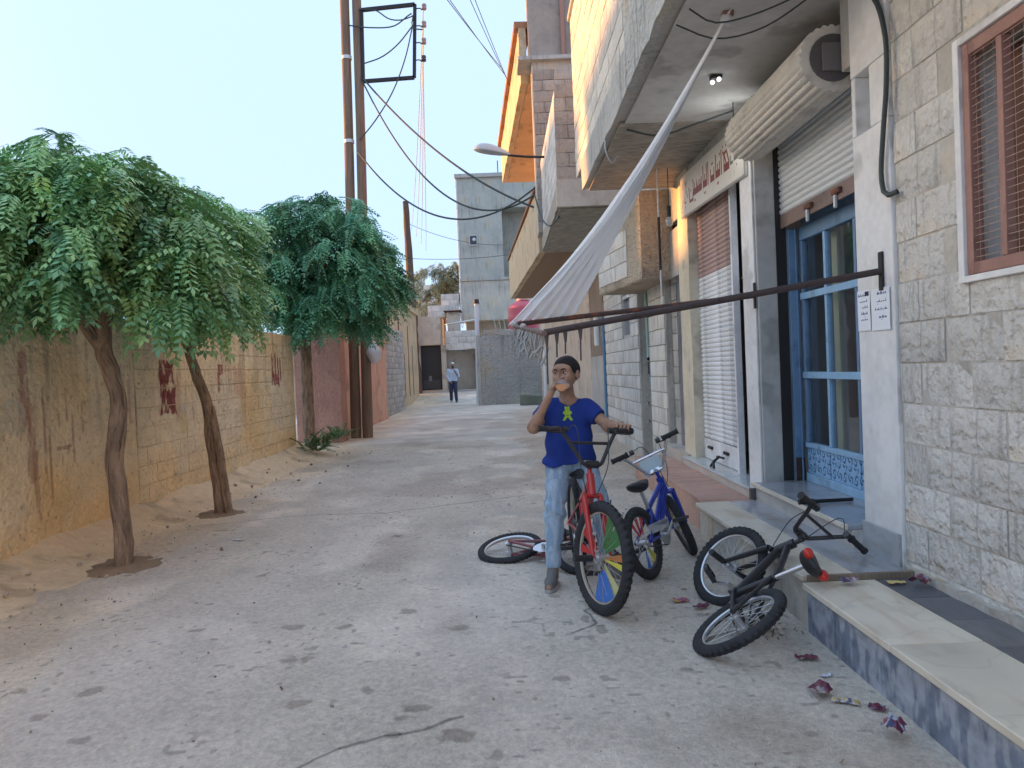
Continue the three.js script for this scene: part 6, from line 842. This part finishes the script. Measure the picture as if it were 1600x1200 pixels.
  const mEyeW = M('eye white', [0.6, 0.57, 0.53], { rough: 0.3 }), mIris = M('dark iris', [0.02, 0.012, 0.01], { rough: 0.2 }), mBrow = M('eyebrow', [0.02, 0.015, 0.012], {}); for (const s of [-1, 1]) { mesh('eye', eye(s), mEyeW, t); mesh('iris', iris(s), mIris, t); mesh('eyebrow', brow(s), mBrow, t); } mesh('lips', place(tubeG([V(-0.02, -0.056, 0.08), V(0, -0.056, 0.086), V(0.02, -0.056, 0.08)], 0.0045, 8, 6)), M('lips', [0.3, 0.12, 0.1], { rough: 0.5 }), t);
  // shirt
  const T0 = join([cap([J.sr[0] + 0.015, J.sr[1] - 0.012, J.sr[2]], [J.sl[0] - 0.015, J.sl[1] - 0.012, J.sl[2]], 0.054), cap([-0.055, 1.03, 0], [-0.05, 0.88, -0.005], 0.088, 0.085), cap([0.06, 1.02, 0], [0.062, 0.88, -0.005], 0.088, 0.085), cap([-0.05, 0.88, -0.005], [-0.062, 0.735, -0.012], 0.085, 0.104), cap([0.062, 0.88, -0.005], [0.07, 0.735, -0.015], 0.085, 0.104), cap([0.005, 1.08, -0.01], [0.005, 1.14, -0.015], 0.06, 0.055)], 0.05);
  const sl = (s, e) => cap(s, [lerp(s[0], e[0], 0.62), lerp(s[1], e[1], 0.62), lerp(s[2], e[2], 0.62)], 0.056, 0.055), cutS = (s, e) => { const d = V(e[0] - s[0], e[1] - s[1], e[2] - s[2]).normalize(), L = 0.115; return (x, y, z) => (x - s[0]) * d.x + (y - s[1]) * d.y + (z - s[2]) * d.z - L; };
  const slR = sl(J.sr, J.er), slL = sl(J.sl, J.el), cR = cutS(J.sr, J.er), cL = cutS(J.sl, J.el), ncx = J.neck[0], ncz = J.neck[2];
  const folds = (x, y, z) => 0.018 * n3(x * 13 + y * 6, y * 7 - x * 5, z * 12, 3) + 0.009 * Math.sin((y * 46 + x * 32 + 5 * n3(x * 8, y * 8, z * 8, 6))) * sstep(1.0, 0.78, y) + 0.004 * n3(x * 40, y * 30, z * 40, 9);
  const shirtF = (x, y, z) => { let d = T0(x, y, z); d = Math.max(d, -(y - (0.745 + 0.015 * Math.sin(x * 22)))); d = smin(d, Math.max(slR(x, y, z), cR(x, y, z)), 0.03); d = smin(d, Math.max(slL(x, y, z), cL(x, y, z)), 0.03); const k = Math.hypot(x - ncx, (z - ncz - 0.02) * 0.9, (y - 1.165) * 0.75) - 0.058; return Math.max(d + folds(x, y, z), -k); };
  const sg = netMesh(shirtF, [-0.27, 0.71, -0.14], [0.27, 1.2, 0.17], 0.0075), sp = sg.attributes.position, sn = sg.attributes.normal, su = sg.attributes.uv; for (let i = 0; i < sp.count; i++) su.setXY(i, sn.getZ(i) > 0 ? (sp.getX(i) + 0.11) / 0.22 : -1, (sp.getY(i) - 0.95) / 0.2);
  const c = document.createElement('canvas'); c.width = 264; c.height = 240; const k = c.getContext('2d'); k.fillStyle = '#1b388c'; k.fillRect(0, 0, 264, 240); k.fillStyle = '#a8cf3e'; const el = (x, y, a, b, r = 0) => { k.beginPath(); k.ellipse(x, y, a, b, r, 0, 7); k.fill(); }; k.save(); k.translate(124, 112); k.scale(0.86, 0.86); el(-15, -62, 8, 8); el(15, -62, 8, 8); k.fillRect(-19, -62, 38, 30); el(0, -46, 22, 19); el(0, -2, 26, 30); el(-27, -18, 9, 17, 0.7); el(27, -18, 9, 17, -0.7); el(-22, 32, 12, 22, 0.5); el(22, 32, 12, 22, -0.5); el(-32, 46, 12, 9); el(32, 46, 12, 9); k.strokeStyle = '#5c8c2a'; k.lineWidth = 3.5; k.beginPath(); k.arc(0, -4, 14, 0.4, 2.7); k.moveTo(-9, -40); k.lineTo(9, -40); k.moveTo(-12, 14); k.lineTo(0, 4); k.lineTo(12, 14); k.stroke(); k.fillStyle = '#5c8c2a'; el(-8, -51, 3, 3); el(8, -51, 3, 3); k.restore();
  const st = new THREE.CanvasTexture(c); st.colorSpace = THREE.SRGBColorSpace; st.magFilter = THREE.LinearFilter; mesh('shirt', sg, M('blue cotton', [0.92, 0.92, 0.92], { map: st, rough: 0.9 }), t).userData.label = 'blue short sleeved shirt with a lime green bear print';
  // jeans
  const leg = (h, kn, a, cut) => [cap([h[0], h[1] - 0.01, h[2]], kn, 0.083, 0.064), cap(kn, [lerp(kn[0], a[0], cut), lerp(kn[1], a[1], cut), lerp(kn[2], a[2], cut)], 0.063, 0.05)];
  const jF = join([...leg(J.hr, J.kr, J.ar, 0.88), ...leg(J.hl, J.kl, J.al, 0.88), cap([J.hr[0] + 0.02, 0.79, J.hr[2]], [J.hl[0] - 0.02, 0.79, J.hl[2]], 0.088)], 0.03), jeansF = (x, y, z) => Math.max(jF(x, y, z) + 0.016 * n3(x * 18, y * 11, z * 18, 21) + 0.008 * n3(x * 44, y * 26, z * 44, 25) + 0.006 * Math.sin(y * 60 + x * 40 + 4 * n3(x * 9, y * 9, z * 9, 22)) * (0.3 + sstep(0.12, 0.0, Math.abs(y - 0.46)) + sstep(0.6, 0.75, y)), y - 0.765, 0.115 - y);
  mesh('jeans', uvm(netMesh(jeansF, [-0.28, 0.09, -0.22], [0.34, 0.88, 0.22], 0.0085)), M('light denim', [0.74, 0.78, 0.82], { map: T.denim, rough: 0.95 }), t);
  // slippers
  for (const [a, d] of [[J.ar, dR], [J.al, dL]]) { const sh = (x, y, z) => { const u = (x - a[0]) * d[0] + (z - a[2]) * d[1] - 0.06, w = -(x - a[0]) * d[1] + (z - a[2]) * d[0]; return Math.max(Math.hypot(u / 2.9, w) - 0.043, Math.abs(y - 0.013) - 0.012); }, up = foot(a, d), upF = (x, y, z) => { const u = (x - a[0]) * d[0] + (z - a[2]) * d[1]; return Math.max(up(x, y, z) - 0.006, -(up(x, y, z) + 0.004), Math.abs(u - 0.105) - 0.075, 0.02 - y, y - 0.12); }; const lo = [a[0] - 0.22, -0.01, a[2] - 0.16], hi = [a[0] + 0.22, 0.15, a[2] + 0.26]; mesh('slipper_sole', uvm(netMesh(sh, lo, hi, 0.006)), M('grey sole', [0.42, 0.41, 0.4], { rough: 0.8 }), t); mesh('slipper_strap', uvm(netMesh(upF, lo, hi, 0.006)), M('dark grey strap', [0.16, 0.155, 0.15], { rough: 0.8 }), t); }
  // bottle held to the mouth, a thing of its own
  const b = thing('drink_bottle', 'small clear bottle of orange drink held to the boy mouth', 'bottle', [0.345, 1.243, -4.565]), qb = new THREE.Quaternion().setFromUnitVectors(V(0, 1, 0), bd.clone().negate()); const lat = (pr, m, n) => { const g = new THREE.LatheGeometry(pr.map((p) => new THREE.Vector2(...p)), 24); g.applyQuaternion(qb); return mesh(n, g, m, b); };
  lat([[0, 0], [0.033, 0.001], [0.036, 0.006], [0.036, 0.09], [0.03, 0.11], [0.014, 0.13], [0.012, 0.16]], M('clear plastic', [0.95, 0.95, 0.95], { transmission: 0.85, thickness: 0, rough: 0.08 }), 'bottle_shell');
  { const g = new THREE.CylinderGeometry(0.0335, 0.0335, 0.085, 24, 1); g.translate(0, 0.047, 0); const p = g.attributes.position; g.applyQuaternion(qb); for (let i = 0; i < p.count; i++) p.setY(i, Math.min(p.getY(i), 0.006)); g.computeVertexNormals(); mesh('orange_drink', g, M('orange drink', [0.85, 0.3, 0.01], { rough: 0.25 }), b); }
}
// ---- man walking far down the street
{
  const t = thing('person', 'man in white cap, pale blue shirt and navy trousers walking down the street', 'person', [-2.17, 0.03, -33.4]);
  const hg = netMesh(headField(0.23), [-0.12, -0.14, -0.14], [0.12, 0.15, 0.14], 0.011), H = [0.02, 1.62, 0.03]; hg.rotateY(0.25); hg.translate(...H);
  const sr = [-0.19, 1.4, 0], er = [-0.23, 1.12, 0.02], wr = [-0.13, 0.93, 0.14], sL = [0.19, 1.39, 0], eL = [0.25, 1.14, 0.05], wL = [0.14, 1.3, 0.2];
  const hand = (w, d) => join([cap(w, [w[0] + d[0] * 0.07, w[1] + d[1] * 0.07, w[2] + d[2] * 0.07], 0.03, 0.034), ...[-0.026, -0.009, 0.009, 0.026].map((o) => cap([w[0] + d[0] * 0.08 + o, w[1] + d[1] * 0.08, w[2] + d[2] * 0.08], [w[0] + d[0] * 0.15 + o, w[1] + d[1] * 0.15, w[2] + d[2] * 0.15], 0.009)), cap([w[0] + d[0] * 0.02 + 0.03, w[1], w[2]], [w[0] + d[0] * 0.08 + 0.05, w[1] + d[1] * 0.06, w[2] + 0.02], 0.01)], 0.01);
  const sk = [hg, netMesh(cap([0, 1.42, 0], [H[0], 1.55, 0.02], 0.055, 0.052), [-0.1, 1.3, -0.1], [0.12, 1.62, 0.12], 0.015), netMesh(hand(wr, [0.55, -0.6, 0.55]), [-0.25, 0.72, 0.02], [0.12, 1.05, 0.34], 0.01), netMesh(hand(wL, [-0.4, 0.7, 0.3]), [-0.06, 1.2, 0.1], [0.28, 1.55, 0.36], 0.01), netMesh(join([cap(eL, wL, 0.042, 0.03)], 0.01), [0.06, 1.05, -0.03], [0.34, 1.4, 0.28], 0.014)];
  mesh('body', uvm(merge(sk)), M('tanned skin', [0.33, 0.19, 0.13], { rough: 0.6 }), t);
  const sh = join([cap([-0.15, 1.37, 0], [0.15, 1.37, 0], 0.075), cap([-0.07, 1.28, 0], [-0.07, 0.95, 0], 0.125, 0.12), cap([0.07, 1.28, 0], [0.07, 0.95, 0], 0.125, 0.12), cap(sr, er, 0.068, 0.06), cap(er, wr, 0.056, 0.046), cap(sL, eL, 0.068, 0.062)], 0.05); mesh('shirt', uvm(netMesh((x, y, z) => Math.max(sh(x, y, z) + 0.015 * n3(x * 9, y * 7, z * 9, 31), 0.84 - y), [-0.36, 0.8, -0.2], [0.36, 1.5, 0.28], 0.017)), M('pale blue cotton', [0.52, 0.64, 0.8], { rough: 0.9 }), t);
  const tr = join([cap([-0.08, 0.88, 0], [-0.09, 0.48, 0.03], 0.1, 0.078), cap([-0.09, 0.48, 0.03], [-0.1, 0.09, -0.02], 0.076, 0.066), cap([0.08, 0.88, 0], [0.11, 0.5, 0.08], 0.1, 0.078), cap([0.11, 0.5, 0.08], [0.13, 0.1, 0.07], 0.076, 0.066), cap([-0.06, 0.9, 0], [0.06, 0.9, 0], 0.12)], 0.04); mesh('trousers', uvm(netMesh((x, y, z) => Math.max(tr(x, y, z) + 0.01 * n3(x * 9, y * 7, z * 9, 33), y - 0.98, 0.06 - y), [-0.26, 0.03, -0.2], [0.28, 1.02, 0.24], 0.017)), M('navy cloth', [0.04, 0.05, 0.1], { rough: 0.9 }), t);
  for (const [x, z, m] of [[-0.1, 0.03, [0.5, 0.48, 0.45]], [0.135, 0.12, [0.05, 0.05, 0.05]]]) mesh('shoe', uvm(netMesh(join([cap([x, 0.05, z - 0.05], [x, 0.04, z + 0.13], 0.05, 0.04)], 0.01), [x - 0.1, -0.03, z - 0.16], [x + 0.1, 0.14, z + 0.24], 0.014)), M('shoe', m, {}), t);
  const cp = netMesh(hairField(0.235, () => 0.035), [-0.13, -0.1, -0.15], [0.13, 0.16, 0.14], 0.012); cp.rotateY(0.25); cp.translate(...H); mesh('cap', uvm(cp), M('white cap', [0.75, 0.74, 0.72], { rough: 0.9 }), t); mesh('beard', uvm((() => { const g = netMesh(ell([0, -0.07, 0.04], [0.06, 0.055, 0.06]), [-0.09, -0.15, -0.05], [0.09, 0.02, 0.12], 0.012); g.rotateY(0.25); g.translate(...H); return g; })()), M('dark beard', [0.05, 0.04, 0.035], {}), t);
}
// ---------------------------------------------------------------- litter
{
  const wrap = (label, x, y, z, l, w, h, cols, seed, turn) => {
    l *= 0.85; w *= 0.85; h *= 0.62; const q = rngOf(seed), g = new THREE.PlaneGeometry(l, w, 14, 8), p = g.attributes.position, col = new Float32Array(p.count * 3);
    for (let i = 0; i < p.count; i++) { const a = p.getX(i), b = p.getY(i), cr = h * (0.35 + fbm(a * 60 + seed, b * 60, 3, 0, 601) + 0.9 * Math.abs(Math.sin(a * 40 / l * 0.12 + seed) * Math.cos(b * 3 / w))); p.setXYZ(i, a * (0.85 + 0.25 * vn(b * 40, seed, 0, 5)), Math.max(0.004, cr), b * (0.8 + 0.5 * vn(a * 40, seed, 0, 7))); const c = cols[Math.floor(clamp(fbm(a * 45 + seed * 3, b * 45, 2, 0, 603) * 1.6 - 0.3, 0, 0.999) * cols.length)]; col.set(c, i * 3); }
    const n = g.toNonIndexed(); { const cc = new THREE.BufferGeometry(); } g.setAttribute('color', new THREE.BufferAttribute(col, 3)); const m2 = g.toNonIndexed(); m2.computeVertexNormals(); const m = mesh('snack_wrapper', m2, mWrap); m.position.set(x, y, z); m.rotation.y = turn; tag(m, label, 'litter', 'snack wrappers dropped by the step');
  };
  const mWrap = M('printed foil', [1, 1, 1], { rough: 0.35, vertexColors: true }); const mar = [[0.13, 0.02, 0.04], [0.09, 0.015, 0.05], [0.2, 0.06, 0.07], [0.36, 0.33, 0.36]], bl = [[0.14, 0.02, 0.05], [0.05, 0.06, 0.17], [0.42, 0.42, 0.46], [0.2, 0.035, 0.07]], ye = [[0.55, 0.4, 0.12], [0.5, 0.5, 0.52], [0.08, 0.08, 0.12], [0.6, 0.5, 0.2]];
  wrap('long flattened maroon wrapper on the road beside the blue painted step', 1.3, 0, -3.39, 0.13, 0.05, 0.025, mar, 1, -0.15); wrap('tiny white and blue scrap on the road beside the step', 1.31, 0, -3.2, 0.055, 0.03, 0.012, [[0.6, 0.6, 0.65], [0.1, 0.15, 0.4]], 2, 0.3); wrap('crumpled maroon wrapper at the head of a row of scraps', 1.21, 0, -3.03, 0.09, 0.08, 0.045, mar, 3, 0.5); wrap('yellow and grey wrapper lying open in the row of scraps', 1.28, 0, -2.95, 0.12, 0.05, 0.016, ye, 4, -0.5); wrap('maroon and white wrapper closing the row of scraps', 1.37, 0, -2.88, 0.08, 0.05, 0.02, bl, 5, -0.6); wrap('upright crumpled maroon and blue wrapper lying apart by the blue painted step', 1.32, 0, -2.66, 0.09, 0.08, 0.07, bl, 6, 0.9);
  wrap('orange and blue wrapper on the road between the blue and black bicycles', 0.95, 0, -4.3, 0.11, 0.06, 0.022, [[0.45, 0.1, 0.06], [0.06, 0.1, 0.35], [0.4, 0.08, 0.14], [0.5, 0.3, 0.1]], 7, 0.1); wrap('purple wrapper under the black bicycle wheel', 1.03, 0, -4.16, 0.1, 0.05, 0.03, mar, 8, 0.5); wrap('maroon and white wrapper on the cream marble step', 1.62, 0.25, -3.66, 0.1, 0.06, 0.035, bl, 9, 0.2); wrap('crumpled maroon wrapper on the slate tiles by the wall', 1.92, 0.25, -3.57, 0.1, 0.08, 0.05, mar, 10, 0.7);
  wrap('flat yellow wrapper on the slate tiles', 1.84, 0.25, -3.64, 0.11, 0.05, 0.012, [[0.62, 0.5, 0.18], [0.55, 0.42, 0.15]], 11, -0.1); wrap('white scrap of paper lying on the open road', -2.29, 0.003, -6.5, 0.14, 0.05, 0.012, [[0.75, 0.74, 0.72], [0.6, 0.6, 0.6]], 12, -0.3); wrap('small pale scrap on the road behind the blue bicycle wheel', 1.02, 0, -4.55, 0.05, 0.03, 0.015, [[0.6, 0.5, 0.35], [0.65, 0.62, 0.6]], 13, 0.4);
  const q = rngOf(88), im = new THREE.InstancedMesh((() => { const g = new THREE.PlaneGeometry(1, 0.5, 3, 1), p = g.attributes.position; for (let i = 0; i < p.count; i++) p.setZ(i, 0.25 * Math.sin(p.getX(i) * 3)); g.rotateX(-Math.PI / 2); g.deleteAttribute('uv'); g.computeVertexNormals(); return g; })(), M('dry leaf litter', [0.16, 0.12, 0.08], { rough: 1 }), 300), o = new THREE.Object3D(); for (let i = 0; i < 300; i++) { const near = i < 130, a = q(); o.position.set(near ? 1.22 + 0.2 * (q() + q() - 1) : (a < 0.4 ? -2.95 + (q() - 0.5) * 0.8 : lerp(-3.2, 1.35, q())), 0.008, near ? -3.85 + 0.25 * (q() + q() - 1) : lerp(-2.4, -13, q())); o.rotation.set((q() - 0.5) * 0.8, q() * 6.28, (q() - 0.5) * 0.8); o.scale.setScalar(0.007 + 0.012 * q()); o.updateMatrix(); im.setMatrixAt(i, o.matrix); { const f = 0.5 + 1.2 * q(); im.setColorAt(i, new THREE.Color().setRGB(f, 0.95 * f, 0.9 * f)); } } add(im, 'dry_leaves'); tag(im, 'dry leaf crumbs scattered on the road and by the step', 'leaves', null, 'stuff');
}
renderer.render(scene, camera);
